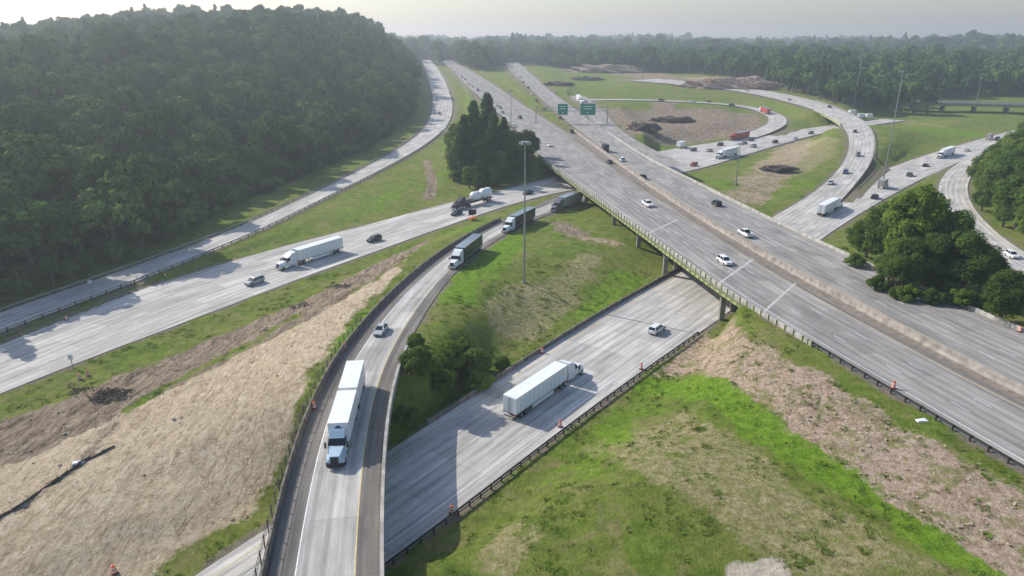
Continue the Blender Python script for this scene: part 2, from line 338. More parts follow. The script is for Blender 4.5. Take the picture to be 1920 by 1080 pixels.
# ---------------------------------------------------------------- road materials
def roadmat(name,base,warm=(1,1,1),streak=0.35):
    m,nt2,b=newmat(name); n=nt2.nodes.new; l=nt2.links.new
    uv=n('ShaderNodeUVMap'); uv.uv_map='UVMap'
    def nz(sx,sy,scale,det=6):
        mpp=n('ShaderNodeMapping'); mpp.inputs['Scale'].default_value=(sx,sy,1); l(uv.outputs[0],mpp.inputs['Vector'])
        t=n('ShaderNodeTexNoise'); t.inputs['Scale'].default_value=scale; t.inputs['Detail'].default_value=det; t.inputs['Roughness'].default_value=0.65; l(mpp.outputs[0],t.inputs['Vector']); return t.outputs['Fac']
    def rp(f,p0,c0,p1,c1):
        r=n('ShaderNodeValToRGB'); r.color_ramp.elements[0].position=p0; r.color_ramp.elements[1].position=p1
        r.color_ramp.elements[0].color=(c0,c0,c0,1); r.color_ramp.elements[1].color=(c1,c1,c1,1); l(f,r.inputs['Fac']); return r.outputs['Color']
    def mul(a,bb,f=1.0):
        x_=n('ShaderNodeMix'); x_.data_type='RGBA'; x_.blend_type='MULTIPLY'; x_.inputs[0].default_value=f
        if isinstance(a,tuple): x_.inputs[6].default_value=(*a,1)
        else: l(a,x_.inputs[6])
        l(bb,x_.inputs[7]); return x_.outputs[2]
    base=tuple(base[i]*warm[i] for i in range(3))
    c=mul(base,rp(nz(1,0.02,1.2),0.3,1-streak,0.7,1.05))
    c=mul(c,rp(nz(1,0.25,0.35,5),0.35,0.74,0.65,1.08))
    c=mul(c,rp(nz(1,1,5,5),0.3,0.85,0.7,1.08))
    c=mul(c,rp(nz(.6,.12,.9,7),0.60,1.0,0.70,0.70))
    sx=n('ShaderNodeSeparateXYZ'); l(uv.outputs[0],sx.inputs[0])
    w=n('ShaderNodeMath'); w.operation='MULTIPLY'; w.inputs[1].default_value=2*math.pi/1.82; l(sx.outputs[0],w.inputs[0])
    s=n('ShaderNodeMath'); s.operation='COSINE'; l(w.outputs[0],s.inputs[0])
    c=mul(c,rp(s.outputs[0],0.2,1.0,1.0,0.80))
    w2=n('ShaderNodeMath'); w2.operation='PINGPONG'; w2.inputs[1].default_value=4.6; l(sx.outputs[1],w2.inputs[0])
    c=mul(c,rp(w2.outputs[0],0.012,0.5,0.03,1.0))
    sl=n('ShaderNodeVectorMath'); sl.operation='DIVIDE'; sl.inputs[1].default_value=(3.65,9.2,1); l(uv.outputs[0],sl.inputs[0])
    fl_=n('ShaderNodeVectorMath'); fl_.operation='FLOOR'; l(sl.outputs[0],fl_.inputs[0])
    wn_=n('ShaderNodeTexWhiteNoise'); wn_.noise_dimensions='2D'; l(fl_.outputs[0],wn_.inputs['Vector'])
    c=mul(c,rp(wn_.outputs['Value'],0.0,0.84,1.0,1.08))
    l(c,b.inputs['Base Color']); b.inputs['Roughness'].default_value=0.85; b.inputs['Specular IOR Level'].default_value=0.25
    return m
M_conc=roadmat('concrete_pavement',(0.69,0.655,0.605))
M_concF=roadmat('worn_concrete_pavement',(0.44,0.415,0.385))
M_concE=roadmat('ramp_concrete_pavement',(0.63,0.60,0.555))
M_asph=roadmat('aged_asphalt',(0.28,0.255,0.225),streak=.5)
M_dirtysh=roadmat('dirty_shoulder',(0.33,0.295,0.255),streak=.5)
M_white=simple('white_road_paint',(0.76,0.76,0.74),0.6,0,0.2,2)
M_yel=simple('yellow_road_paint',(0.64,0.49,0.22),0.6,0,0.2,2)
M_barr=simple('stained_concrete',(0.38,0.355,0.32),0.85,0,0.35,0.7)
M_med=simple('median_concrete',(0.30,0.265,0.23),0.85,0,0.4,0.7)
M_barrd=simple('dark_stained_concrete',(0.17,0.145,0.12),0.9,0,0.5,0.8)
M_rust=simple('median_dirt',(0.22,0.18,0.145),0.9,0,0.35,0.9)
M_steel=simple('galvanised_steel',(0.34,0.35,0.35),0.45,0.6,0.2,2)
M_dark=simple('weathered_steel',(0.06,0.055,0.045),0.7,0.3,0.3,2)
M_gird=simple('green_painted_girder',(0.33,0.38,0.16),0.6,0,0.3,0.6)
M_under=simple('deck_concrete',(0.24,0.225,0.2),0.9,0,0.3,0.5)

def ribbon(mb_name,r,a,b,za,zb,mat,parent=None,i0=0,i1=None,frac=True):
    i1=len(r.c) if i1 is None else i1
    vs=[];fs=[];uv=[]
    for i in range(i0,i1):
        hw=r.w[i]/2
        for o_,zz in((a,za),(b,zb)):
            off=o_*hw if frac else o_
            vs.append((r.c[i,0]+r.n[i,0]*off,r.c[i,1]+r.n[i,1]*off,r.c[i,2]+zz+r.zoff)); uv.append((off,r.s[i]))
    for k in range(i1-i0-1): fs.append((2*k,2*k+2,2*k+3,2*k+1))
    m=bpy.data.meshes.new(mb_name); m.from_pydata(vs,[],fs); m.materials.append(mat)
    ul=m.uv_layers.new(name='UVMap')
    li=np.empty(len(m.loops),int); m.loops.foreach_get('vertex_index',li)
    ul.data.foreach_set('uv',np.array(uv)[li].astype(np.float32).ravel())
    m.update(); o=bpy.data.objects.new(mb_name,m); scene.collection.objects.link(o)
    if parent: o.parent=parent
    return o
def at(r,s):
    c=[np.interp(s,r.s,r.c[:,k]) for k in range(3)]; n=np.array([np.interp(s,r.s,r.n[:,k]) for k in range(2)]); n/=np.linalg.norm(n)
    return np.array(c),n,np.interp(s,r.s,r.w)
def markings(r,name,parent,lanes,shL,shR,colL,colR,smax=1e9,wd=0.135,dash=(3.0,12.2)):
    mb=MB()
    def seg(s0,s1,offf,w,mat,z=0.02):
        pts=[]
        for s in(s0,s1):
            c,n,W=at(r,s); o=offf(W)
            pts.append([(c[0]+n[0]*(o+k),c[1]+n[1]*(o+k),c[2]+r.zoff+z) for k in(-w/2,w/2)])
        mb.poly([pts[0][0],pts[1][0],pts[1][1],pts[0][1]],mat)
    S=min(r.s[-1],smax); s=0
    while s<S-3:
        seg(s,s+3,lambda W:W/2-shL,wd,colL); seg(s,s+3,lambda W:-W/2+shR,wd,colR); s+=3
    s=2
    while s<S-8:
        for k in range(1,lanes):
            seg(s,s+dash[0],lambda W:(W/2-shL)-(W-shL-shR)*k/lanes,wd*.9,M_white)
        s+=dash[1]
    return mb.obj(name,parent)
def sweep(r,off,prof,mat,name,parent=None,i0=0,i1=None,side=1):
    i1=len(r.c) if i1 is None else i1
    vs=[];fs=[];n=len(prof)
    for i in range(i0,i1):
        o=off*r.w[i]/2
        for lx,lz in prof:
            oo=o+lx*side
            vs.append((r.c[i,0]+r.n[i,0]*oo,r.c[i,1]+r.n[i,1]*oo,r.c[i,2]+r.zoff+lz))
    for k in range(i1-i0-1):
        for j in range(n):
            a=k*n+j;b=k*n+(j+1)%n; fs.append((a,b,b+n,a+n))
    fs.append(tuple(range(n)));fs.append(tuple(range((i1-i0-1)*n,(i1-i0)*n)))
    m=bpy.data.meshes.new(name); m.from_pydata(vs,[],fs); m.materials.append(mat); m.update()
    bm=bmesh.new(); bm.from_mesh(m); bmesh.ops.recalc_face_normals(bm,faces=bm.faces); bm.to_mesh(m); bm.free()
    o=bpy.data.objects.new(name,m); scene.collection.objects.link(o)
    if parent: o.parent=parent
    return o
JER=[(0.3,-0.02),(-0.3,-0.02),(-0.28,0.1),(-0.13,0.35),(-0.09,0.85),(0.09,0.85),(0.13,0.35),(0.28,0.1)]
def idx(r,cond):
    w=np.where(cond)[0]; return int(w.min()),int(w.max())+1
def guardrail(r,off,name,i0,i1,extra=0.0,steel=None,post=None,sp_=3.8):
    steel=steel or M_steel; post=post or M_dark
    mb=MB(); s0=r.s[i0];s1=r.s[i1-1]; s=s0; prev=None
    sg=1 if off>0 else -1
    while s<s1:
        c,n,W=at(r,s); o=off*W/2+extra*sg
        p=(c[0]+n[0]*o,c[1]+n[1]*o,c[2]); zz=c[2]-0.3
        mb.box(p[0]-.1,p[0]+.1,p[1]-.1,p[1]+.1,zz,c[2]+.8,post)
        if prev:
            for z0,z1,q_ in((.42,.56,0.10),(.56,.62,0.05),(.62,.76,0.10)):
                a=prev[0];an=prev[1]
                mb.hexa([(a[0]-an[0]*sg*(q_+.1),a[1]-an[1]*sg*(q_+.1),a[2]+z0),(p[0]-n[0]*sg*(q_+.1),p[1]-n[1]*sg*(q_+.1),p[2]+z0),(p[0]-n[0]*sg*.1,p[1]-n[1]*sg*.1,p[2]+z0),(a[0]-an[0]*sg*.1,a[1]-an[1]*sg*.1,a[2]+z0)],
                        [(a[0]-an[0]*sg*(q_+.1),a[1]-an[1]*sg*(q_+.1),a[2]+z1),(p[0]-n[0]*sg*(q_+.1),p[1]-n[1]*sg*(q_+.1),p[2]+z1),(p[0]-n[0]*sg*.1,p[1]-n[1]*sg*.1,p[2]+z1),(a[0]-an[0]*sg*.1,a[1]-an[1]*sg*.1,a[2]+z1)],steel)
        prev=(p,n); s+=sp_
    return mb.obj(name)
def build(r,name,mat,lanes,shL,shR,cL,cR,shoulder=None,smax=1e9):
    o=ribbon(name,r,-1,1,0,0,mat)
    if shoulder:
        W=float(np.median(r.w)); fl=1-2*(shL-.15)/W; fr=1-2*(shR-.15)/W
        ribbon('shoulder_left',r,fl,1,0.008,0.008,shoulder,o); ribbon('shoulder_right',r,-1,-fr,0.008,0.008,shoulder,o)
    markings(r,'lane_markings',o,lanes,shL,shR,cL,cR,smax)
    return o
oA=build(A,'road',M_conc,2,1.4,2.2,M_yel,M_white)
oB=build(B,'road',M_conc,4,3.0,2.6,M_white,M_yel)
oC=build(C,'road',M_conc,4,1.8,2.6,M_yel,M_white)
oE=build(E,'road',M_concE,1,2.9,2.5,M_white,M_yel,M_asph)
oFL=build(FL,'road',M_concF,3,2.0,1.8,M_white,M_yel)
oFR=build(FR,'road',M_concF,4,1.8,2.4,M_yel,M_white)
oG=build(G,'road',M_conc,1,2.6,3.2,M_yel,M_white)
oH=build(H,'road',M_conc,1,2.6,2.6,M_yel,M_white)
oK=build(K,'road',M_concF,2,1.5,2.4,M_yel,M_white)
oJ=build(J,'road',M_conc,1,1.6,2.6,M_yel,M_white)
oO=build(O,'overpass',M_concF,2,1.6,2.6,M_yel,M_white)

# --- main bridge
iA,iB=0,int(np.where(FL.c[:,1]<395)[0].max())
vs=[];fs=[];wallL=[]
for i in range(iA,iB):
    a=FL.c[i,:2]-FL.n[i]*FL.w[i]/2
    edges=FR.c[:,:2]+FR.n*(FR.w/2)[:,None]
    j=int(np.argmin(np.linalg.norm(edges-a,axis=1))); b=edges[j]
    vs+=[(a[0],a[1],FL.c[i,2]+0.004),(b[0],b[1],FR.c[j,2]+0.004)]; wallL.append((a,b,FL.c[i,2]))
for k in range(len(vs)//2-1): fs.append((2*k,2*k+1,2*k+3,2*k+2))
m=bpy.data.meshes.new('median_strip'); m.from_pydata(vs,[],fs); m.materials.append(M_rust); o=bpy.data.objects.new('median_strip',m); scene.collection.objects.link(o); o.parent=oFL
ribbon('dirty_shoulder',FL,-1,-0.82,0.008,0.008,M_dirtysh,oFL,0,iB)
ribbon('dirty_shoulder',FR,0.9,1,0.008,0.008,M_dirtysh,oFR,0,iB)
md=np.array([[*( (a*0.35+b*0.65)),zz] for a,b,zz in wallL]); md=smooth(resample(md,3),3)
MR=finish_road('MED',np.c_[md,np.full(len(md),1.0)],0.0); del roads['MED']
sweep(MR,0,[(lx*1.2,lz*1.6) for lx,lz in JER],M_med,'median_barrier')
b0,b1=idx(FL,(FL.c[:,1]>108)&(FL.c[:,1]<330))
c0,c1=idx(FR,(FR.c[:,1]>108)&(FR.c[:,1]<345))
PAR=[(0,-0.35),(0.42,-0.35),(0.42,0.45),(0.36,0.8),(0.1,0.8),(0.0,0.3)]
sweep(FL,1,PAR,M_barr,'bridge_parapet',i0=b0,i1=b1)
guardrail(FL,1,'guardrail',0,b0+2,0.35,M_dark,M_dark,2.6)
guardrail(FL,1,'guardrail',b1-1,min(len(FL.c)-1,b1+90),0.35)
q0=idx(FR,FR.c[:,1]<390)
sweep(FR,-1,PAR,M_barr,'bridge_parapet',i0=0,i1=q0[1],side=-1)
mb=MB(); s=FL.s[b0]
while s<FL.s[b1-1]:
    c,n,W=at(FL,s); o_=W/2+0.5; mb.box(c[0]+n[0]*o_-.09,c[0]+n[0]*o_+.09,c[1]+n[1]*o_-.12,c[1]+n[1]*o_+.12,c[2]-1.2,c[2]+.95,M_gird); s+=2.4
bridge=bpy.data.objects.new('highway_bridge',None); scene.collection.objects.link(bridge)
mb.obj('rail_posts',bridge)
def slab(r,i0,i1,parent,ext=0.5,th=0.45,gird=True,nm='deck'):
    vs=[];fs=[]
    for i in range(i0,i1):
        h=r.w[i]/2+ext
        for sx_,zz in((-1,-0.03),(1,-0.03),(1,-th),(-1,-th)):
            vs.append((r.c[i,0]+r.n[i,0]*h*sx_,r.c[i,1]+r.n[i,1]*h*sx_,r.c[i,2]+r.zoff+zz-0.03))
    n=4
    for k in range(i1-i0-1):
        for j in range(4):
            a=k*n+j;b=k*n+(j+1)%n; fs.append((a,b,b+n,a+n))
    m=bpy.data.meshes.new(nm); m.from_pydata(vs,[],fs); m.materials.append(M_under); m.update()
    bm=bmesh.new(); bm.from_mesh(m); bmesh.ops.recalc_face_normals(bm,faces=bm.faces); bm.to_mesh(m); bm.free()
    o=bpy.data.objects.new(nm,m); scene.collection.objects.link(o); o.parent=parent
    if gird:
        for f in np.linspace(-0.97,0.97,5):
            sweep(r,f,[(-.22,-th-.04),(.22,-th-.04),(.22,-th-.09),(.06,-th-.12),(.06,-th-1.15),(.22,-th-1.2),(.22,-th-1.28),(-.22,-th-1.28),(-.22,-th-1.2),(-.06,-th-1.15),(-.06,-th-.12),(-.22,-th-.09)],M_gird,'girder',parent,i0,i1)
slab(FL,b0,b1,bridge); slab(FR,c0,c1,bridge)
vv=[];ff=[]
for a,b,zz in wallL[b0:b1]:
    vv+=[(a[0],a[1],zz-.5),(b[0],b[1],zz-.5)]
for k in range(len(vv)//2-1): ff.append((2*k,2*k+1,2*k+3,2*k+2))
m=bpy.data.meshes.new('median_soffit'); m.from_pydata(vv,[],ff); m.materials.append(M_under); o=bpy.data.objects.new('median_soffit',m); scene.collection.objects.link(o); o.parent=bridge
mb=MB()
flE=FL.c[:,:2]+FL.n*(FL.w/2)[:,None]
for (u,v,zg,dv) in [(1350,600,0,.6),(1232,520,0.5,.6),(1168,482,1,.6),(1120,440,1.5,.62),(1062,392,2,.75)]:
    p=np.array(P(u,v,zg)[:2]); d=np.array([dv,math.sqrt(1-dv*dv)])
    for _ in range(80):
        j=int(np.argmin(np.linalg.norm(flE-p,axis=1))); ins=float((flE[j]-p)@FL.n[j])
        if ins>0.9: break
        p=p+d*0.3
    n_=8; sp_=6.6
    for k in range(n_):
        q_=p+d*(k*sp_+0.6)
        mb.box(q_[0]-.55,q_[0]+.55,q_[1]-.55,q_[1]+.55,-2,5.3,M_under)
    e=p+d*(n_*sp_-5.5); nn=np.array([-d[1],d[0]])*0.6; a=p-d*0.2
    mb.hexa([(a[0]-nn[0],a[1]-nn[1],5.25),(e[0]-nn[0],e[1]-nn[1],5.25),(e[0]+nn[0],e[1]+nn[1],5.25),(a[0]+nn[0],a[1]+nn[1],5.25)],
            [(a[0]-nn[0],a[1]-nn[1],6.2),(e[0]-nn[0],e[1]-nn[1],6.2),(e[0]+nn[0],e[1]+nn[1],6.2),(a[0]+nn[0],a[1]+nn[1],6.2)],M_under)
mb.obj('piers',bridge)
M_joint=simple('joint_concrete',(0.50,0.475,0.44),.8,0,.25,1)
mb=MB()
for (u,v) in [(1432,585),(1350,530),(1210,440)]:
    p=np.array(P(u,v,8)[:2]); d=np.array([.6,.8])
    for k in range(0,26):
        a=p+d*k*.8; b=p+d*(k+1)*.8; mid_=(a+b)/2
        j=int(np.argmin(np.linalg.norm(FL.c[:,:2]-mid_,axis=1))); off=abs(float((mid_-FL.c[j,:2])@FL.n[j]))
        if off<FL.w[j]/2-.2:
            w_=np.array([-d[1],d[0]])*.26; z_=FL.c[j,2]+.012
            mb.poly([(a[0]-w_[0],a[1]-w_[1],z_),(b[0]-w_[0],b[1]-w_[1],z_),(b[0]+w_[0],b[1]+w_[1],z_),(a[0]+w_[0],a[1]+w_[1],z_)],M_joint)
mb.obj('expansion_joints',bridge)
# --- ramp E
e1=int(np.where(E.c[:,1]<215)[0].max()); e2=int(np.where(E.c[:,1]<112)[0].max())
ramp_b=bpy.data.objects.new('ramp_bridge',None); scene.collection.objects.link(ramp_b)
sweep(E,1,[(-.05,-.4),(.4,-.4),(.38,.7),(.3,1.05),(.05,1.05),(-.02,.3)],M_barrd,'barrier_wall',i0=0,i1=e1)
sweep(E,-1,[(-.05,-.4),(.4,-.4),(.4,.9),(.0,.9)],M_barr,'barrier_wall',i0=0,i1=e2,side=-1)
slab(E,0,e2,ramp_b,0.4,0.5)
mb=MB()
for s in (14,44):
    c,n,W=at(E,s)
    for o_ in(-3.4,3.4): mb.cyl((c[0]+n[0]*o_,c[1]+n[1]*o_,-2),(c[0]+n[0]*o_,c[1]+n[1]*o_,5.2),.6,.6,M_under,14)
mb.obj('piers',ramp_b)
mb=MB(); s=0; pv=None
while s<75:
    c,n,W=at(E,s); o_=W/2+0.55; p=(c[0]+n[0]*o_,c[1]+n[1]*o_,c[2])
    mb.box(p[0]-.05,p[0]+.05,p[1]-.05,p[1]+.05,p[2]-.3,p[2]+2.0,M_dark)
    if pv:
        for zz in(1.2,1.6,1.98): mb.cyl((pv[0],pv[1],pv[2]+zz),(p[0],p[1],p[2]+zz),.03,.03,M_dark,4,False)
    pv=p; s+=2.4
mb.obj('fence')
k0,k1=idx(C,(C.c[:,1]>88)&(C.c[:,1]<225)&(C.c[:,0]<90))
sweep(C,1,[(-.02,-.1),(.4,-.1),(.34,.85),(.06,.85)],M_barrd,'barrier_wall',i0=k0,i1=k1)
k0,k1=idx(C,(C.c[:,1]<138)&(C.c[:,1]>30))
guardrail(C,-1,'guardrail',k0,k1,0.4,M_dark,M_dark,2.2)
k0,k1=idx(A,(A.c[:,1]>100)&(A.c[:,1]<430))
guardrail(A,1,'guardrail',k0,k1,0.6,None,None,3.8); guardrail(A,-1,'guardrail',k0,k1,0.6,None,None,3.8)
k0,k1=idx(G,G.c[:,2]>1.0)
guardrail(G,-1,'guardrail',k0,min(k1,k0+110),0.3,M_barr,M_barr)
gi=np.where(~G.grade)[0]
if len(gi)>2:
    gb=bpy.data.objects.new('loop_ramp_bridge',None); scene.collection.objects.link(gb)
    slab(G,gi.min(),gi.max()+1,gb,0.4,0.5); sweep(G,1,PAR,M_barr,'parapet',gb,gi.min(),gi.max()+1); 
slab(O,0,len(O.c),oO,0.5,0.9); sweep(O,-1,PAR,M_barr,'parapet',oO,side=-1); sweep(O,1,PAR,M_barr,'parapet',oO)
mb=MB()
for s in np.arange(8,O.s[-1],22):
    c,n,W=at(O,s)
    for o_ in(-4.5,0,4.5): mb.cyl((c[0]+n[0]*o_,c[1]+n[1]*o_,-3),(c[0]+n[0]*o_,c[1]+n[1]*o_,7),.7,.7,M_under,10)
mb.obj('piers',oO)
# silt fences on the graded slope
M_silt=simple('silt_fabric',(.09,.075,.06),.9,0,.4,2)
def silt(pts,name='silt_fence'):
    ps=[Gp(*p) for p in pts]; c=resample(catmull(ps,1.5),1.6); mb=MB(); rs=np.random.RandomState(5)
    zz=Hf(c[:,0],c[:,1])
    for i in range(len(c)-1):
        h0=.18+.25*rs.rand();h1=.18+.25*rs.rand(); l0=rs.normal()*.08
        a=(c[i,0],c[i,1],zz[i]-.15);b=(c[i+1,0],c[i+1,1],zz[i+1]-.15)
        mb.hexa([a,b,(b[0]+.05,b[1]-.05,b[2]),(a[0]+.05,a[1]-.05,a[2])],[(a[0]+l0,a[1],a[2]+h0+.15),(b[0]+l0,b[1],b[2]+h1+.15),(b[0]+.05+l0,b[1]-.05,b[2]+h1+.15),(a[0]+.05+l0,a[1]-.05,a[2]+h0+.15)],M_silt)
        mb.cyl((a[0],a[1],a[2]),(a[0],a[1],a[2]+.75),.035,.035,M_dark,5)
    mb.obj(name)
silt([(-120,1040),(0,972),(90,912),(150,870),(215,838)])

# ---------------------------------------------------------------- foliage
def leafmat(name,c0,c1,c2,tr=0.25):
    m=bpy.data.materials.new(name); m.use_nodes=True; nt3=m.node_tree; nt3.nodes.clear(); n=nt3.nodes.new; l=nt3.links.new
    out=n('ShaderNodeOutputMaterial'); oi=n('ShaderNodeObjectInfo'); at_=n('ShaderNodeAttribute'); at_.attribute_name='tint'
    ad=n('ShaderNodeMath'); ad.operation='MULTIPLY_ADD'; ad.inputs[1].default_value=0.65; l(oi.outputs['Random'],ad.inputs[0])
    sc=n('ShaderNodeMath'); sc.operation='MULTIPLY'; sc.inputs[1].default_value=0.35; l(at_.outputs['Fac'],sc.inputs[0]); l(sc.outputs[0],ad.inputs[2])
    r=n('ShaderNodeValToRGB'); cr=r.color_ramp; cr.elements.new(0.5)
    for e,(p,c) in zip(cr.elements,((0.1,c0),(0.5,c1),(0.9,c2))): e.position=p; e.color=(*c,1)
    l(ad.outputs[0],r.inputs['Fac'])
    d=n('ShaderNodeBsdfDiffuse'); l(r.outputs[0],d.inputs[0])
    if tr>0:
        t=n('ShaderNodeBsdfTranslucent'); mx=n('ShaderNodeMixShader'); mx.inputs[0].default_value=tr
        l(r.outputs[0],t.inputs[0]); l(d.outputs[0],mx.inputs[1]); l(t.outputs[0],mx.inputs[2]); l(mx.outputs[0],out.inputs[0])
    else: l(d.outputs[0],out.inputs[0])
    return m
M_fleaf=leafmat('forest_foliage',(0.04,0.08,0.022),(0.078,0.14,0.034),(0.16,0.235,0.062),0.0)
M_fpine=leafmat('forest_conifer_foliage',(0.035,0.068,0.026),(0.055,0.10,0.034),(0.08,0.14,0.045),0.0)
M_leaf=leafmat('broadleaf_foliage',(0.06,0.105,0.024),(0.10,0.16,0.036),(0.16,0.235,0.055),.38)
M_pine=leafmat('conifer_foliage',(0.045,0.085,0.026),(0.07,0.12,0.034),(0.10,0.165,0.045),0.3)
M_lleaf=leafmat('light_foliage',(0.12,0.18,0.03),(0.175,0.25,0.045),(0.23,0.31,0.065),0.4)
M_bark=simple('bark',(0.12,0.10,0.08),0.95,0,0.3,2)
def tree_mesh(name,h,rad,crown0,nblob,cards,csize,mat,kind='broad',seed=0,low=False):
    r=np.random.RandomState(seed)
    mb=MB()
    tr=0.018*h+0.08
    bend=Vector((r.uniform(-.4,.4),r.uniform(-.4,.4),0))
    pts=[Vector((0,0,-1.0)),Vector((0,0,h*.3))+bend*.4,Vector((0,0,h*.62))+bend,Vector((0,0,h*.86))+bend*1.2]
    rr=[tr*1.25,tr,tr*.6,tr*.15]
    for a in range(3): mb.cyl(pts[a],pts[a+1],rr[a],rr[a+1],M_bark,7,False)
    cen=[];R=[]
    for k in range(nblob):
        if kind=='pine':
            t=(k+0.5)/nblob; zz=h*(crown0+(1-crown0)*t*.96); a=r.rand()*6.28+k*2.4; rd=rad*(1-t)**0.65*r.uniform(.25,.72)
            cen.append((math.cos(a)*rd,math.sin(a)*rd,zz)); R.append(rad*(0.17+0.36*(1-t)))
        else:
            v=r.normal(size=3); v/=np.linalg.norm(v); f=r.uniform(.4,1)**.5*.78
            if v[2]<(-.95 if low else -.45): v[2]*=-1
            hz_=h*(1-crown0)/2; zc=h*(1+crown0)/2-h*.03
            fx=f*(1.0 if v[2]>0 else 0.95)
            cen.append((v[0]*rad*fx+bend.x,v[1]*rad*fx+bend.y,zc+v[2]*hz_*f)); R.append(rad*r.uniform(.18,.38))
    for k in range(0,nblob,max(1,nblob//9)):
        c=Vector(cen[k]); st=Vector((0,0,max(h*.15,c.z-rad*.7)))+bend*.6
        mb.cyl(st,c,tr*.35,tr*.1,M_bark,5,False)
    nb=len(mb.f); V=np.array(mb.v)
    cen=np.array(cen);R=np.array(R)
    pr=R**2/np.sum(R**2); bi=r.choice(nblob,cards,p=pr)
    d=r.normal(size=(cards,3)); d/=np.linalg.norm(d,axis=1)[:,None]; d[:,2]=np.where(d[:,2]<-0.5,-d[:,2],d[:,2])
    rd=R[bi]*(0.6+0.45*r.rand(cards)**0.6); rd*=1+0.16*np.sin(d[:,0]*7+bi)*np.cos(d[:,1]*6+bi*2)
    pc=cen[bi]+d*rd[:,None]*np.array([1,1,0.85])
    nrm=d*1.0+np.array([0,0,.25])+r.normal(size=(cards,3))*0.38; nrm/=np.linalg.norm(nrm,axis=1)[:,None]
    up=r.normal(size=(cards,3)); ta=np.cross(nrm,up); ta/=np.linalg.norm(ta,axis=1)[:,None]; tb=np.cross(nrm,ta)
    s=csize*(0.6+0.8*r.rand(cards))[:,None]
    q=np.stack([pc-ta*s,pc-tb*s*.6,pc+ta*s,pc+tb*s*.6],1).reshape(-1,3)
    nv=len(V); allv=np.vstack([V,q]); faces=mb.f+[tuple(nv+4*i+k for k in range(4)) for i in range(cards)]
    m=bpy.data.meshes.new(name); m.from_pydata(allv.tolist(),[],faces); m.materials.append(M_bark); m.materials.append(mat)
    m.polygons.foreach_set('material_index',[0]*nb+[1]*cards)
    bt=r.rand(nblob)
    tint=np.r_[np.zeros(nv),np.repeat(np.clip(0.15+0.6*bt[bi]+0.35*r.rand(cards)-0.1,0,1),4)]
    a=m.attributes.new('tint','FLOAT','POINT'); a.data.foreach_set('value',tint.astype(np.float32)); m.update()
    return m
srcs=bpy.data.collections.new('forest_trees')
spec=[(14,6.2),(16,6.8),(13,5.8),(17,6.2),(15,7.6),(17,4.4),(14,5.4),(12,6.6),(16,5.2),(18,7.0)]
for k,(h,rd_) in enumerate(spec):
    kind='pine' if k==5 else 'broad'
    mm=tree_mesh('forest_tree',h,rd_,0.25 if kind=='broad' else .2,24 if kind=='broad' else 30,1900,0.56,M_fpine if k==5 else M_fleaf,kind,100+k)
    o=bpy.data.objects.new('forest_tree_%d'%k,mm); srcs.objects.link(o)
NV=len(spec)
def scatter(name,pts,scl,coll,nvar,tilt=0.0):
    pts=np.asarray(pts); n=len(pts)
    m=bpy.data.meshes.new(name); m.vertices.add(n); m.vertices.foreach_set('co',pts.astype(np.float32).ravel())
    a=m.attributes.new('scl','FLOAT_VECTOR','POINT'); a.data.foreach_set('vector',np.asarray(scl).astype(np.float32).ravel())
    a=m.attributes.new('rot','FLOAT_VECTOR','POINT'); a.data.foreach_set('vector',np.stack([rng.uniform(-tilt,tilt,n),rng.uniform(-tilt,tilt,n),rng.rand(n)*6.28],1).astype(np.float32).ravel())
    a=m.attributes.new('idx','INT','POINT'); a.data.foreach_set('value',rng.randint(0,nvar,n).astype(np.int32)); m.update()
    o=bpy.data.objects.new(name,m); scene.collection.objects.link(o)
    ng=bpy.data.node_groups.new(name+'_nodes','GeometryNodeTree')
    ng.interface.new_socket('Geometry',in_out='INPUT',socket_type='NodeSocketGeometry'); ng.interface.new_socket('Geometry',in_out='OUTPUT',socket_type='NodeSocketGeometry')
    gi_=ng.nodes.new('NodeGroupInput'); go=ng.nodes.new('NodeGroupOutput'); ip=ng.nodes.new('GeometryNodeInstanceOnPoints'); ci=ng.nodes.new('GeometryNodeCollectionInfo')
    ci.inputs['Collection'].default_value=coll; ci.inputs['Separate Children'].default_value=True; ci.inputs['Reset Children'].default_value=True
    ip.inputs['Pick Instance'].default_value=True
    def na(nm,t): q_=ng.nodes.new('GeometryNodeInputNamedAttribute'); q_.data_type=t; q_.inputs['Name'].default_value=nm; return q_.outputs['Attribute']
    ng.links.new(gi_.outputs[0],ip.inputs['Points']); ng.links.new(ci.outputs[0],ip.inputs['Instance'])
    ng.links.new(na('idx','INT'),ip.inputs['Instance Index']); ng.links.new(na('scl','FLOAT_VECTOR'),ip.inputs['Scale']); ng.links.new(na('rot','FLOAT_VECTOR'),ip.inputs['Rotation'])
    ng.links.new(ip.outputs[0],go.inputs[0])
    md_=o.modifiers.new('scatter','NODES'); md_.node_group=ng
    return o
def grid_pts(x0,x1,y0,y1,sp_):
    gx,gy=np.meshgrid(np.arange(x0,x1,sp_),np.arange(y0,y1,sp_)); gx=gx.ravel()+rng.uniform(-.45,.45,gx.size)*sp_; gy=gy.ravel()+rng.uniform(-.45,.45,gy.size)*sp_
    return gx,gy
def clear(px,py,mar):
    ok=np.ones(len(px),bool)
    for r in roads.values():
        D,I,c,w=pdist(px,py,r); ok&=D>w[I]/2+mar
    return ok
def inpoly(px,py,poly):
    ins=np.zeros(len(px),bool); n=len(poly)
    for i in range(n):
        a=poly[i];b=poly[(i+1)%n]
        ins^=((a[1]>py)!=(b[1]>py))&(px<(b[0]-a[0])*(py-a[1])/(b[1]-a[1]+1e-9)+a[0])
    return ins
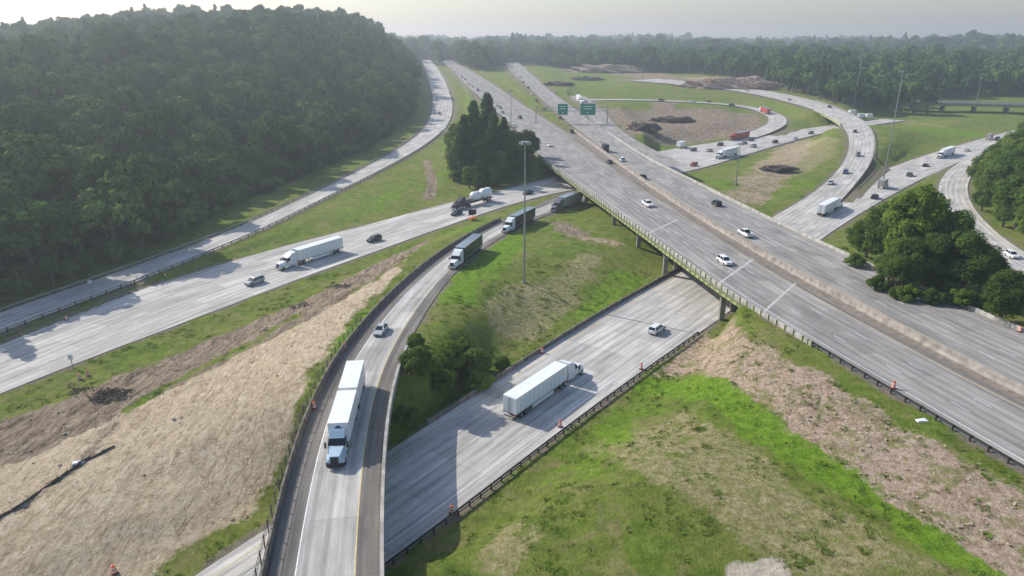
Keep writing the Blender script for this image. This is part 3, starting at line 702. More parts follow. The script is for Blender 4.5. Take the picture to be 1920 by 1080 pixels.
def mkforest(name,gx,gy,s0,s1,coll=srcs,nv=NV,k=None):
    zz=Hf(gx,gy,np.full_like(gx,6.0),False); s=rng.uniform(s0,s1,len(gx))
    if k is not None: s=s*k
    return scatter(name,np.stack([gx,gy,zz-0.4],1),np.stack([s*rng.uniform(.9,1.15,len(gx)),s*rng.uniform(.9,1.15,len(gx)),s*rng.uniform(.85,1.2,len(gx))],1),coll,nv)
def setback(px,py): return np.interp(py,[0,165,230],[13,14,26])+4*wnoise(px,py,40,4)*np.interp(py,[160,230],[.3,1])
gx,gy=grid_pts(-620,-40,60,1150,8.6); s=sgnA(gx,gy); ok=(s>setback(gx,gy))&(gx>-0.85*gy-70)&(s<430); gx,gy=gx[ok],gy[ok]
mkforest('forest',gx,gy,0.7,1.4,k=np.interp(gy,[160,240],[1.35,1.0])); nA=len(gx)
gx,gy=grid_pts(-300,-40,90,700,3.8); s=sgnA(gx,gy); e=setback(gx,gy); ok=(s>e-5)&(s<e+6)&(gx>-0.85*gy-40); gx,gy=gx[ok],gy[ok]
mkforest('forest_edge_shrubs',gx,gy,0.2,0.5)
polyR=[(-16,1090),(103,960),(225,880),(262,700),(222,610),(226,560),(325,545),(335,640),(480,655),(1400,600),(1600,1700),(-700,1700),(-700,1160),(-230,1120)]
gx,gy=grid_pts(-700,1400,540,1400,11.0); ok=inpoly(gx,gy,polyR)&(np.abs(gx)<0.85*gy+40); gx,gy=gx[ok],gy[ok]; ok=clear(gx,gy,9); gx,gy=gx[ok],gy[ok]
mkforest('forest',gx,gy,0.9,1.6); nB=len(gx)
gx,gy=grid_pts(-3200,3200,1400,3900,38); ok=(np.abs(gx)<0.85*gy+40); gx,gy=gx[ok],gy[ok]
mkforest('distant_forest',gx,gy,1.6,2.4); nC=len(gx)
gx,gy=grid_pts(-130,0,840,1150,7); ok=inpoly(gx,gy,[(-72,860),(-35,860),(-22,1100),(-120,1150)])&clear(gx,gy,5); mkforest('tree_row',gx[ok],gy[ok],1.1,1.7)
print('TREES',nA,nB,nC)
nearB=[tree_mesh('tree',20,[6.6,5.8,7.2][k],0.03,90,17000,0.30,[M_leaf,M_lleaf,M_leaf][k],'broad',200+k,True) for k in range(3)]
nearP=[tree_mesh('conifer',24,[5.8,5.0][k],0.03,70,15000,0.34,M_pine,'pine',300+k) for k in range(2)]
bushm=[tree_mesh('bush',4,3.2,0.0,30,6000,0.2,[M_leaf,M_lleaf][k],'broad',400+k,True) for k in range(2)]
def put(mesh,name,p,s,sxy=None,rz=None):
    o=bpy.data.objects.new(name,mesh); scene.collection.objects.link(o); o.location=p; sxy=sxy or s; o.scale=(sxy,sxy,s); o.rotation_euler=(0,0,random.random()*6.28 if rz is None else rz); return o
for (u,v,h) in [(872,335,26),(905,345,20),(926,330,26),(890,318,29),(915,310,31),(945,305,20)]:
    p=Gp(u,v); put(random.choice(nearP),'conifer_tree',p,h/24,h/24*1.15)
for (u,v,h,k) in [(880,352,10,1),(900,360,8,0),(985,320,13,0),(858,330,14,2),(935,345,14,2),(960,335,16,0),(870,315,17,1),(990,300,14,2),(860,290,16,0),(955,318,18,2),(975,312,16,0),(862,305,18,2),(925,348,9,1)]:
    p=Gp(u,v); put(nearB[k],'tree',p,h/20,h/20*1.1)
for (u,v,h,k,w_) in [(1700,520,23,1,1.0),(1655,500,16,0,1.1),(1765,535,17,2,1.0),(1740,545,13,0,1.2),(1800,555,14,2,1.1),(1622,490,10,0,1.3),(1690,545,12,2,1.2),(1640,470,13,1,1.1),(1835,548,11,0,1.2),
   (1875,605,11,0,1.05),(1905,592,7,1,1.3),(1725,500,20,1,1.0),(1665,530,8,0,1.4),(1780,500,15,0,1.1),(1610,470,9,2,1.3)]:
    p=Gp(u,v); put(nearB[k],'tree',p,h/20,h/20*w_)
for (u,v,h,k) in [(1905,430,22,2),(1865,400,18,0),(1940,420,26,0),(1880,380,22,2),(1925,370,24,1),(1860,350,17,1),(1960,460,24,2),(1905,330,22,0),(1838,365,13,1),(1950,340,26,2),(1985,400,28,0),(1840,395,11,0),(1850,340,16,2),(1880,320,18,1),(1920,310,22,2),(1925,455,14,1),(1880,425,12,1),(1830,345,12,2),(1900,400,24,0),(1870,370,20,2),(1890,350,22,1),(1915,395,26,2)]:
    p=Gp(u,v); put(nearB[k],'tree',p,h/20,h/20*1.15)
for (u,v,h,k) in [(800,700,4.2,1),(840,690,4.6,1),(880,700,4.5,0),(830,730,3.6,1),(785,740,3.4,0),(900,730,3.2,1),(870,660,2.5,1),(760,790,2.6,0),(780,650,2.2,1),(940,690,2.2,0),
   (1650,545,3,0),(1700,565,3,1),(1750,570,3,0),(1800,575,3.4,1),(1600,500,3,0),(1580,480,2.4,1),(1850,580,3,0),(1680,560,2.4,0)]:
    p=Gp(u,v); put(bushm[k],'bush',p,h/4*1.05,h/4*1.1)
def vsample(arr,px,py):
    i=np.clip(np.searchsorted(xs,px),0,nx-1); j=np.clip(np.searchsorted(ys,py),0,ny-1); return arr.reshape(ny,nx)[j,i]
wc=bpy.data.collections.new('weed_tufts')
for k in range(4):
    mb=MB(); r_=np.random.RandomState(500+k); ml=M_lleaf
    for j in range(36):
        a=r_.rand()*6.28; d_=r_.rand()**.5*.45; x0=math.cos(a)*d_;y0=math.sin(a)*d_; hh=r_.uniform(.08,.3); b_=a+r_.uniform(-.6,.6); w_=.06
        tx=x0+math.cos(b_)*hh*1.0; ty=y0+math.sin(b_)*hh*1.0
        mb.poly([(x0-w_*math.sin(b_),y0+w_*math.cos(b_),-.02),(x0+w_*math.sin(b_),y0-w_*math.cos(b_),-.02),(tx,ty,hh)],ml)
    o=bpy.data.objects.new('weed_tuft_%d'%k,mb.mesh('weed_tuft')); 
    a=o.data.attributes.new('tint','FLOAT','POINT'); a.data.foreach_set('value',r_.rand(len(o.data.vertices)).astype(np.float32)); wc.objects.link(o)
n_=26000
gx=rng.uniform(-100,120,n_); gy=50+120*rng.rand(n_)**1.2
ok=(np.abs(gx)<gy*.8+5)&(wnoise(gx,gy,14,44)+0.8*wnoise(gx,gy,3.5,45)+.6*wnoise(gx,gy,1.7,46)>0.3); gx,gy=gx[ok],gy[ok]
bad=vsample(np.maximum.reduce([straw,dirt,bare]),gx,gy); ok=bad<0.15+.25*(rng.rand(len(gx))<.3); gx,gy=gx[ok],gy[ok]
ok=clear(gx,gy,1.0); gx,gy=gx[ok],gy[ok]
zz=Hf(gx,gy); s=rng.uniform(.25,1.0,len(gx))**1.3+.1; scatter('grass_tufts',np.stack([gx,gy,zz],1),np.stack([s*1.2,s*1.2,s*.8],1),wc,4)
M_clod=simple('soil_clod',(.42,.33,.24),.95,0,.4,2)
cc=bpy.data.collections.new('soil_clods')
for k in range(3):
    r_=np.random.RandomState(900+k); bm=bmesh.new(); bmesh.ops.create_icosphere(bm,subdivisions=2,radius=.3)
    for vv_ in bm.verts: vv_.co*=r_.uniform(.7,1.25); vv_.co.z*=.5
    m=bpy.data.meshes.new('clod'); bm.to_mesh(m); bm.free(); m.materials.append(M_clod); cc.objects.link(bpy.data.objects.new('clod_%d'%k,m))
n_=60000
gx=rng.uniform(-110,120,n_); gy=45+125*rng.rand(n_)**1.2
wz=vsample(np.clip(dirt*1.0+clay*.7+straw*.22,0,1),gx,gy)*(0.5+.8*wnoise(gx,gy,7,48)); ok=(np.abs(gx)<gy*.8+5)&(rng.rand(len(gx))<wz); gx,gy=gx[ok],gy[ok]
ok=clear(gx,gy,1.2); gx,gy=gx[ok],gy[ok]; zz=vsample(z,gx,gy); s=.12+rng.rand(len(gx))**5*.7
scatter('soil_clods',np.stack([gx,gy,zz],1),np.stack([s,s*1.3,s],1),cc,3,.3); print('clods',len(gx))

# ---------------------------------------------------------------- vehicles
M_tyre=simple('tyre_rubber',(0.02,0.02,0.02),0.85); M_glass=simple('dark_glass',(0.015,0.02,0.025),0.08); M_chr=simple('chrome',(0.5,0.5,0.5),0.25,0.9)
M_red=simple('tail_light',(0.35,0.01,0.01),0.3); M_lamp=simple('headlight',(0.8,0.8,0.75),0.2); M_blk=simple('black_plastic',(0.025,0.025,0.025),0.6)
paints={k:simple('paint_'+k,c,0.32,0.0) for k,c in dict(white=(.75,.76,.77),silver=(.42,.43,.44),black=(.02,.021,.024),grey=(.14,.15,.16),red=(.4,.03,.02),blue=(.05,.09,.2),ltblue=(.45,.58,.66),tan=(.4,.35,.28),yellow=(.6,.4,.04)).items()}
M_trw=simple('white_trailer_panel',(.80,.81,.80),0.45,0,0.06,.5); M_trb=simple('black_trailer_panel',(.022,.024,.03),.4,0,.1,.5); M_trg=simple('grey_trailer_panel',(.33,.32,.30),.5,0,.1,.5); M_trr=simple('red_trailer_panel',(.42,.06,.04),.45,0,.1,.5)
def wheel(mb,x_,y_,r,w):
    mb.cyl((x_,y_-w/2,r),(x_,y_+w/2,r),r,r,M_tyre,16)
    sgn=1 if y_>0 else -1
    mb.cyl((x_,y_+sgn*w/2,r),(x_,y_+sgn*(w/2+.015),r),r*.58,r*.5,M_chr,12)
def body_loft(mb,st,pm):
    rings=[]
    for (x_,hw,zb,zm,zt) in st:
        rings.append([(x_,-hw*.94,zb),(x_,-hw,zb+.12),(x_,-hw,zm),(x_,-hw*.86,zt),(x_,hw*.86,zt),(x_,hw,zm),(x_,hw,zb+.12),(x_,hw*.94,zb)])
    k=len(mb.v)
    for rg in rings: mb.v+=rg
    for i in range(len(rings)-1):
        for j in range(8):
            a=k+i*8+j;b=k+i*8+(j+1)%8; mb.f.append((a,a+8,b+8,b)); mb.m.append(mb.mi(pm))
    mb.f.append(tuple(k+j for j in range(8))); mb.m.append(mb.mi(pm))
    mb.f.append(tuple(k+(len(rings)-1)*8+j for j in reversed(range(8)))); mb.m.append(mb.mi(pm))
def cabin(mb,xb0,xb1,xt0,xt1,hb,ht,zb,zt,pm):
    B_=[(xb0,-hb,zb),(xb1,-hb,zb),(xb1,hb,zb),(xb0,hb,zb)]; T=[(xt0,-ht,zt),(xt1,-ht,zt),(xt1,ht,zt),(xt0,ht,zt)]
    mb.hexa(B_,T,M_glass)
    e=.03
    mb.hexa([(xt0-e,-ht-e,zt-.02),(xt1+e,-ht-e,zt-.02),(xt1+e,ht+e,zt-.02),(xt0-e,ht+e,zt-.02)],[(xt0+.1,-ht+.1,zt+.06),(xt1-.1,-ht+.1,zt+.06),(xt1-.1,ht-.1,zt+.06),(xt0+.1,ht-.1,zt+.06)],pm)
    for b_,t_ in zip(B_,T): 
        mb.cyl((b_[0],b_[1],b_[2]-.02),t_,.055,.05,pm,5)
    xm=(xb0+xb1)/2; xtm=(xt0+xt1)/2
    for sg in(-1,1): mb.cyl((xm,sg*hb,zb),(xtm,sg*ht,zt),.05,.045,pm,5)
def car_mesh(kind,color):
    mb=MB(); pm=paints[color]
    if kind=='sedan':
        body_loft(mb,[(-2.4,.72,.35,.6,.86),(-2.25,.86,.22,.72,.98),(-1.4,.92,.2,.78,1.0),(0,.93,.2,.78,.98),(1.0,.92,.2,.74,.95),(1.9,.88,.22,.64,.8),(2.35,.74,.3,.52,.64)],pm)
        cabin(mb,-1.95,1.1,-1.25,.25,.78,.58,.97,1.4,pm); wb=(-1.4,1.45); r=.33;L0,L1,zl=-2.38,2.3,.68
    elif kind=='suv':
        body_loft(mb,[(-2.4,.8,.4,.85,1.0),(-2.3,.9,.28,.88,1.08),(-1.4,.95,.26,.9,1.1),(0,.96,.26,.9,1.1),(1.1,.94,.26,.88,1.07),(2.0,.9,.28,.8,.98),(2.4,.8,.36,.66,.84)],pm)
        cabin(mb,-2.3,1.25,-2.0,.45,.84,.68,1.08,1.66,pm); wb=(-1.4,1.5); r=.37;L0,L1,zl=-2.38,2.38,.85
    else:
        body_loft(mb,[(-2.95,.9,.5,.8,.9),(-2.8,.97,.42,.9,1.08),(-.9,.99,.36,.92,1.1),(.9,.99,.36,.95,1.16),(1.6,.97,.36,.95,1.15),(2.5,.95,.38,.9,1.08),(2.9,.86,.45,.75,.92)],pm)
        cabin(mb,-.85,1.6,-.6,.85,.88,.7,1.12,1.82,pm); wb=(-1.75,1.9); r=.41;L0,L1,zl=-2.9,2.86,.9
        mb.box(-2.75,-.95,-.76,.76,1.09,1.115,M_blk)
        for sg in(-1,1): mb.box(-2.8,-.9,sg*.88-.06,sg*.88+.06,1.0,1.3,pm)
        mb.box(-2.88,-2.78,-.9,.9,.95,1.3,pm)
    for x_ in wb:
        for sg in(-1,1): wheel(mb,x_,sg*.84,r,.24); mb.cyl((x_,sg*.90,r+.02),(x_,sg*.945,r+.02),r*1.16,r*1.16,M_blk,14)
    for sg in(-1,1):
        mb.box(L1-.12,L1+.03,sg*.6-.15,sg*.6+.15,zl-.1,zl+.04,M_lamp); mb.box(L0-.02,L0+.15,sg*.62-.12,sg*.62+.12,zl,zl+.16,M_red)
        mb.box(.75,.95,sg*1.02-.08,sg*1.02+.08,1.0,1.14,pm)
    mb.box(L1-.05,L1+.05,-.4,.4,zl-.24,zl-.08,M_blk); mb.box(L0-.04,L0+.1,-.8,.8,.3,.45,M_blk); mb.box(L1-.1,L1+.06,-.7,.7,.28,.4,M_blk)
    return mb.mesh(kind)
def trailer(mb,x0,x1,pm,z1=4.05,axles=(1.6,2.9),skirt=True,landing=True):
    mb.box(x0,x1,-1.28,1.28,1.15,z1,pm)
    mb.box(x0-.02,x1+.02,-1.31,1.31,z1-.12,z1-.0+.012,M_chr if pm is not M_trw else pm); mb.box(x0-.02,x1+.02,-1.31,1.31,1.08,1.26,M_steel)
    for xx in(x0-.015,): 
        for sg in(-1,1): mb.box(xx-.03,xx+.04,sg*.64-.6,sg*.64+.6,1.25,z1-.15,pm)
        mb.box(xx-.045,xx,-.02,.02,1.25,z1-.15,M_blk)
        for sg in(-1,1): mb.box(xx-.06,xx,sg*.3-.02,sg*.3+.02,1.3,z1-.2,M_chr)
    n=int((x1-x0)/1.22)
    for i in range(1,n): 
        xx=x0+(x1-x0)*i/n
        for sg in(-1,1): mb.box(xx-.02,xx+.02,sg*1.285-.008,sg*1.285+.008,1.26,z1-.12,M_steel if pm is not M_trb else M_blk)
    mb.box(x0+.2,x1-.4,-.5,.5,.9,1.1,M_blk)
    for a in axles:
        for sg in(-1,1): wheel(mb,x0+a,sg*1.0,.5,.5)
        mb.cyl((x0+a,-.9,.5),(x0+a,.9,.5),.08,.08,M_blk,6)
    if skirt and x1-x0>12:
        for sg in(-1,1): mb.box(x0+4.6,x1-4.2,sg*1.22-.02,sg*1.22+.02,.35,1.1,pm)
    if landing:
        for sg in(-1,1): mb.box(x1-3.2,x1-3.05,sg*.8-.07,sg*.8+.07,.1,1.1,M_blk)
    mb.box(x0-.1,x0+.05,-1.1,1.1,.5,.62,M_blk)
    for sg in(-1,1): mb.box(x0-.1,x0-.02,sg*1.1-.12,sg*1.1+.12,.95,1.1,M_red)
def tractor(mb,xf,pm,sleeper=True):
    mb.hexa([(xf-.25,-1.1,.35),(xf,-.95,.35),(xf,.95,.35),(xf-.25,1.1,.35)],[(xf-.25,-1.1,.85),(xf,-.95,.85),(xf,.95,.85),(xf-.25,1.1,.85)],M_chr if pm is not paints['ltblue'] else M_blk)
    mb.hexa([(xf-2.2,-1.0,.85),(xf-.12,-.78,.85),(xf-.12,.78,.85),(xf-2.2,1.0,.85)],[(xf-2.2,-.92,2.05),(xf-.3,-.6,1.72),(xf-.3,.6,1.72),(xf-2.2,.92,2.05)],pm)
    mb.hexa([(xf-.12,-.5,.9),(xf-.06,-.48,.9),(xf-.06,.48,.9),(xf-.12,.5,.9)],[(xf-.28,-.5,1.62),(xf-.2,-.48,1.62),(xf-.2,.48,1.62),(xf-.28,.5,1.62)],M_blk)
    for sg in(-1,1):
        mb.hexa([(xf-1.9,sg*1.02-.2,.75),(xf-.35,sg*.98-.18,.75),(xf-.35,sg*.98+.18,.75),(xf-1.9,sg*1.02+.2,.75)],[(xf-1.6,sg*.95-.2,1.25),(xf-.5,sg*.9-.15,1.15),(xf-.5,sg*.9+.15,1.15),(xf-1.6,sg*.95+.2,1.25)],pm)
        mb.box(xf-.36,xf-.26,sg*.98-.14,sg*.98+.14,.85,1.08,M_lamp)
        wheel(mb,xf-1.15,sg*1.05,.5,.3)
        mb.box(xf-2.35,xf-2.2,sg*1.38-.12,sg*1.38+.12,1.7,2.5,M_blk); mb.cyl((xf-2.35,sg*1.1,2.4),(xf-2.3,sg*1.35,2.4),.03,.03,M_blk,5)
    xc=xf-2.2
    mb.box(xc-1.5,xc+.02,-1.12,1.12,.75,1.95,pm)
    mb.hexa([(xc-1.5,-1.12,1.95),(xc,-1.1,1.95),(xc,1.1,1.95),(xc-1.5,1.12,1.95)],[(xc-1.5,-1.05,2.8),(xc-.55,-.98,2.8),(xc-.55,.98,2.8),(xc-1.5,1.05,2.8)],pm,[None,None,M_glass,M_glass,M_glass,None])
    xe=xc-1.5
    for sg in(-1,1): mb.box(xe,xe+.35,sg*1.1-.03,sg*1.1+.03,1.9,2.8,pm)
    if sleeper:
        mb.box(xe-1.7,xe-.01,-1.2,1.2,.75,2.8,pm)
        mb.hexa([(xe-1.7,-1.2,2.8),(xe+.95,-.98,2.8),(xe+.95,.98,2.8),(xe-1.7,1.2,2.8)],[(xe-1.7,-1.15,3.85),(xe-.4,-.95,3.6),(xe-.4,.95,3.6),(xe-1.7,1.15,3.85)],pm)
        xr=xe-1.7
    else:
        mb.hexa([(xe,-1.1,2.8),(xe+.9,-.98,2.8),(xe+.9,.98,2.8),(xe,1.1,2.8)],[(xe,-1.05,3.6),(xe+.25,-.9,3.4),(xe+.25,.9,3.4),(xe,1.05,3.6)],pm); xr=xe
    for sg in(-1,1): mb.cyl((xe-1.2,sg*.95,.62),(xe+.6,sg*.95,.62),.32,.32,M_chr,12)
    for sg in(-1,1): mb.cyl((xr-.15,sg*.95,1.0),(xr-.15,sg*.95,3.4),.09,.09,M_chr,8)
    mb.box(xr-3.2,xf-.5,-.45,.45,.65,.85,M_blk)
    ax=[xr-1.1,xr-2.4] if sleeper else [xr-1.6]
    for a in ax:
        for sg in(-1,1): wheel(mb,a,sg*.98,.5,.52)
    return xr
def truck_mesh(kind,cab,tp):
    mb=MB(); pm=paints[cab]
    if kind=='semi':
        xr=tractor(mb,10.6,pm); trailer(mb,-10.6,xr-.75,tp)
    elif kind=='double':
        xr=tractor(mb,11.6,pm,False); x1=xr-.7; trailer(mb,x1-8.7,x1,tp,4.0,(1.1,),False); 
        x2=x1-8.7-.85; trailer(mb,x2-8.7,x2,tp,4.0,(1.1,7.6),False,False); mb.box(x2,x1-8.7,-.1,.1,.7,.85,M_blk)
        mb.cyl((x1+.01,0,3.2),(x1+.05,0,3.2),.42,.42,paints['blue'],20)
    elif kind=='flat':
        xr=tractor(mb,10.2,pm); x0,x1=-10.4,xr-.4
        mb.box(x0,x1,-1.28,1.28,1.2,1.45,M_blk)
        for a in(1.4,2.7): 
            for sg in(-1,1): wheel(mb,x0+a,sg*1.0,.5,.5)
        for xa,xb,rr in((x0+1.0,x0+4.6,1.75),(x0+6.9,x0+9.8,1.55)):
            mb.cyl((xa,0,1.47+rr),(xb,0,1.47+rr),rr,rr,M_trw,20); mb.cyl((xb,0,1.47+rr),(xb+.9,0,1.47+rr),rr,rr*.45,M_trw,20); mb.cyl((xa-.9,0,1.47+rr),(xa,0,1.47+rr),rr*.45,rr,M_trw,20)
        mb.box(x0+11.2,x1-.8,-.9,.9,1.46,2.6,paints['grey'])
    elif kind=='box':
        mb.box(-3.6,1.6,-1.22,1.22,.95,3.5,tp); mb.box(1.75,3.0,-1.05,1.05,.6,1.5,pm)
        mb.hexa([(1.75,-1.05,1.5),(2.9,-1.05,1.5),(2.9,1.05,1.5),(1.75,1.05,1.5)],[(1.75,-.95,2.4),(2.45,-.92,2.4),(2.45,.92,2.4),(1.75,.95,2.4)],pm,[None,None,M_glass,M_glass,M_glass,None])
        mb.hexa([(3.0,-1,.5),(3.9,-.85,.5),(3.9,.85,.5),(3.0,1,.5)],[(2.9,-.95,1.5),(3.75,-.75,1.2),(3.75,.75,1.2),(2.9,.95,1.5)],pm)
        for x_ in(-2.3,3.1):
            for sg in(-1,1): wheel(mb,x_,sg*.95,.45,.35)
    return mb.mesh(kind+'_truck')
cache={}
def getm(fn,*a):
    k=(fn.__name__,)+tuple(q_.name if hasattr(q_,'name') else q_ for q_ in a)
    if k not in cache: cache[k]=fn(*a)
    return cache[k]
def place(mesh,name,rn,u,v,dirn,bev=0.04):
    r=roads[rn]; z_=r.c[len(r.c)//2,2]
    for _ in range(8):
        p=P(u,v,z_); d=np.hypot(r.c[:,0]-p[0],r.c[:,1]-p[1]); j=int(np.argmin(d)); z_=r.c[j,2]+r.zoff
    p=P(u,v,z_); t=r.t[j]*dirn
    o=bpy.data.objects.new(name,mesh); scene.collection.objects.link(o)
    j2=min(j+2,len(r.c)-1);j1=max(j-2,0); sl=(r.c[j2,2]-r.c[j1,2])/max(.1,r.s[j2]-r.s[j1])*dirn
    o.location=(p[0],p[1],z_+.015); o.rotation_euler=(0,-math.atan(sl),math.atan2(t[1],t[0]))
    if bev:
        b=o.modifiers.new('bevel','BEVEL'); b.width=bev; b.segments=2; b.limit_method='ANGLE'; b.angle_limit=math.radians(40)
    return o
nm={'sedan':'car','suv':'suv','pickup':'pickup_truck'}
def car(k,c,rn,u,v,d): return place(getm(car_mesh,k,c),nm[k],rn,u,v,d,0)
def truck(k,c,t,rn,u,v,d): return place(getm(truck_mesh,k,c,t),'flatbed_truck' if k=='flat' else 'box_truck' if k=='box' else 'semi_truck',rn,u,v,d)
truck('double','ltblue',M_trw,'E',652,790,-1)
truck('semi','white',M_trb,'E',873,485,-1)
truck('semi','white',M_trb,'E',972,424,-1)
truck('semi','grey',M_trg,'E',1062,388,-1)
car('sedan','silver','E',714,624,-1)
truck('semi','white',M_trw,'C',1025,738,1)
car('suv','white','C',1231,622,1)
truck('semi','white',M_trw,'B',582,488,-1)
truck('flat','black',M_trw,'B',885,385,-1)
for a in [('suv','silver',478,532),('suv','black',702,452),('sedan','black',856,403),('sedan','black',990,364)]: car(a[0],a[1],'B',a[2],a[3],-1)
for a in [('pickup','white',1214,386),('suv','white',1358,494),('sedan','white',1030,274),('sedan','silver',965,238),('pickup','black',975,222),('sedan','grey',1000,262),('sedan','grey',942,212),('suv','white',930,198),('sedan','black',938,203),('suv','grey',918,186),('sedan','white',908,180),('suv','black',896,170),('sedan','silver',886,163),('suv','white',878,158),('sedan','black',872,150),('suv','grey',866,145),('sedan','white',858,140),('suv','silver',852,135),('sedan','black',845,128),('sedan','white',840,123)]: car(a[0],a[1],'FL',a[2],a[3],-1)
for a in [('pickup','white',1397,442),('suv','black',1343,385),('suv','black',1205,335),('sedan','black',1143,306),('suv','white',1166,302),('pickup','black',1072,249),('sedan','grey',1020,206),('suv','black',1006,190),('sedan','white',998,178),('suv','grey',990,165),('sedan','black',981,155),('suv','silver',975,146),('sedan','white',966,136),('suv','black',960,128),('suv','red',1050,222)]: car(a[0],a[1],'FR',a[2],a[3],1)
truck('box','black',M_trb,'FR',1134,284,1); truck('box','white',M_trw,'K',1092,198,1); truck('semi','white',M_trw,'K',1086,190,1)
truck('box','white',M_trw,'B',1278,277,1)
truck('semi','white',M_trw,'B',1362,294,-1); truck('semi','red',M_trr,'B',1385,261,-1)
for a in [('sedan','black',1255,302),('suv','red',1301,311),('suv','grey',1300,283),('sedan','black',1408,264),('suv','black',1350,273),('sedan','grey',1395,270),('suv','black',1453,268),('sedan','white',1490,261),('suv','grey',1520,251),('sedan','tan',1330,284),('suv','silver',1412,276),('sedan','grey',1235,293)]: car(a[0],a[1],'B',a[2],a[3],-1)
for a in [('sedan','black',1603,248),('suv','grey',1609,292),('suv','blue',1585,325),('sedan','silver',1557,345),('sedan','grey',1480,188),('suv','black',1555,202),('suv','tan',1400,171)]: car(a[0],a[1],'G',a[2],a[3],-1)
truck('semi','white',M_trw,'C',1556,396,1); truck('semi','white',M_trw,'C',1772,293,-1); truck('box','tan',M_trg,'C',1655,352,1)
for a in [('sedan','black',1440,414),('suv','grey',1705,330),('sedan','white',1812,283),('pickup','grey',1870,262),('suv','black',1640,372),('sedan','black',1735,312)]: car(a[0],a[1],'C',a[2],a[3],1)
truck('box','yellow',M_trg,'C',1855,262,1)
car('suv','white','J',1896,482,1); car('suv','grey','A',824,214,-1)
truck('semi','white',M_trr,'H',1432,211,-1)
for a in [('sedan','white',1300,191),('suv','black',1240,189),('suv','grey',1372,198),('sedan','black',1330,192)]: car(a[0],a[1],'H',a[2],a[3],1)
for u in(1598,1615,1630):
    p=Gp(u,222); o=bpy.data.objects.new('parked_trailer',getm(truck_mesh,'box','white',M_trw)); scene.collection.objects.link(o); o.location=p; o.rotation_euler=(0,0,.3)

# ---------------------------------------------------------------- furniture
def mast(u,v,topv,zg=None,name='high_mast_light'):
    p=Gp(u,v) if zg is None else P(u,v,zg)
    dist=p[1]; 
    dep=PITCH+math.atan((topv-540)/FPX); zt=CH-dist*math.tan(dep); 
    mb=MB(); h=zt-p[2]
    mb.cyl((0,0,-.5),(0,0,h*.5),.28,.2,M_steel,10); mb.cyl((0,0,h*.5),(0,0,h),.2,.12,M_steel,10)
    mb.cyl((0,0,h-.4),(0,0,h-.15),.95,.95,M_steel,14)
    for k in range(6):
        a=k*math.pi/3; mb.cyl((math.cos(a)*1.1,math.sin(a)*1.1,h-.75),(math.cos(a)*1.1,math.sin(a)*1.1,h-.2),.33,.16,M_barr,8)
    mb.box(-.5,.5,-.5,.5,-.4,.25,M_under)
    o=mb.obj(name); o.location=p
mast(983,530,264); mast(1655,345,132,1); mast(1828,205,145); mast(1380,345,268); mast(958,238,168); mast(1205,150,102); mast(1600,205,92)
M_green=simple('sign_green',(0.0,0.24,0.13),0.45); M_swh=simple('sign_white',(.75,.75,.75),.5)
g1=P(1055,204,17.5); g2=P(1101,203,17.5)
gy_=g1[1]; 
mb=MB(); zb_=9.0
xl,xr_=g1[0]-16,g2[0]+12
for xx in(xl,xr_): mb.cyl((xx,gy_,zb_-3),(xx,gy_,19.5),.35,.3,M_steel,10)
for zz in(16.2,18.2):
    for dy_ in(-.5,.5): mb.cyl((xl,gy_+dy_,zz),(xr_,gy_+dy_,zz),.12,.12,M_steel,6)
n_=16
for i in range(n_):
    xa=xl+(xr_-xl)*i/n_; xb=xl+(xr_-xl)*(i+1)/n_
    za_,zb2=(16.2,18.2) if i%2 else (18.2,16.2)
    mb.cyl((xa,gy_-.5,za_),(xb,gy_-.5,zb2),.06,.06,M_steel,5)
for cx,w_,h_ in((g1[0],6.2,6.6),(g2[0],9.4,7.0)):
    mb.box(cx-w_/2,cx+w_/2,gy_-.95,gy_-.85,17.3-h_/2,17.3+h_/2,M_swh); mb.box(cx-w_/2+.18,cx+w_/2-.18,gy_-.98,gy_-.94,17.3-h_/2+.18,17.3+h_/2-.18,M_green)
    for k,zz in enumerate((19.0,17.6)): mb.box(cx-w_*.3,cx+w_*(.3-.08*k),gy_-1.0,gy_-.975,zz-.2,zz+.2,M_swh)
    mb.poly([(cx-.6,gy_-1.0,15.6),(cx,gy_-1.0,14.8),(cx+.6,gy_-1.0,15.6)],M_swh)
mb.obj('highway_sign_gantry')
M_or=simple('orange_plastic',(.75,.13,.03),.5); M_rs=simple('reflective_white',(.8,.8,.8),.4)
mb=MB(); mb.cyl((0,0,0),(0,0,.08),.42,.42,M_blk,12)
zz=.08
for k in range(5): mb.cyl((0,0,zz),(0,0,zz+.2),.3-.02*k,.29-.02*k,M_or if k%2==0 else M_rs,12); zz+=.2
mb.cyl((0,0,zz),(0,0,zz+.12),.06,.05,M_blk,6); drum=mb.mesh('traffic_drum')
for (u,v,rn) in [(589,766,'E'),(646,655,'E'),(847,962,'C'),(1050,800,'C'),(1202,692,'C'),(1016,662,'C'),(1675,728,'FL'),(1672,527,'FR'),(1912,622,'FR'),(175,560,'B'),(310,520,'B'),(125,600,'B')]:
    o=place(drum,'traffic_drum',rn,u,v,1,0)
for (u,v) in [(165,705),(150,712),(215,1075)]:
    o=bpy.data.objects.new('traffic_drum',drum); scene.collection.objects.link(o); o.location=Gp(u,v)
p=P(886,412,2); mb=MB()
mb.box(-1.4,1.4,-.12,.12,1.6,3.3,M_blk); mb.box(-.08,.08,-.08,.08,.5,1.6,M_or); mb.box(-1.2,1.2,-.7,.7,.45,.7,M_or)
for sg in(-1,1): mb.cyl((-.1,sg*.85,.35),(.1,sg*.85,.35),.35,.35,M_tyre,10)
o=mb.obj('message_board'); o.location=p; o.rotation_euler=(0,0,.6)
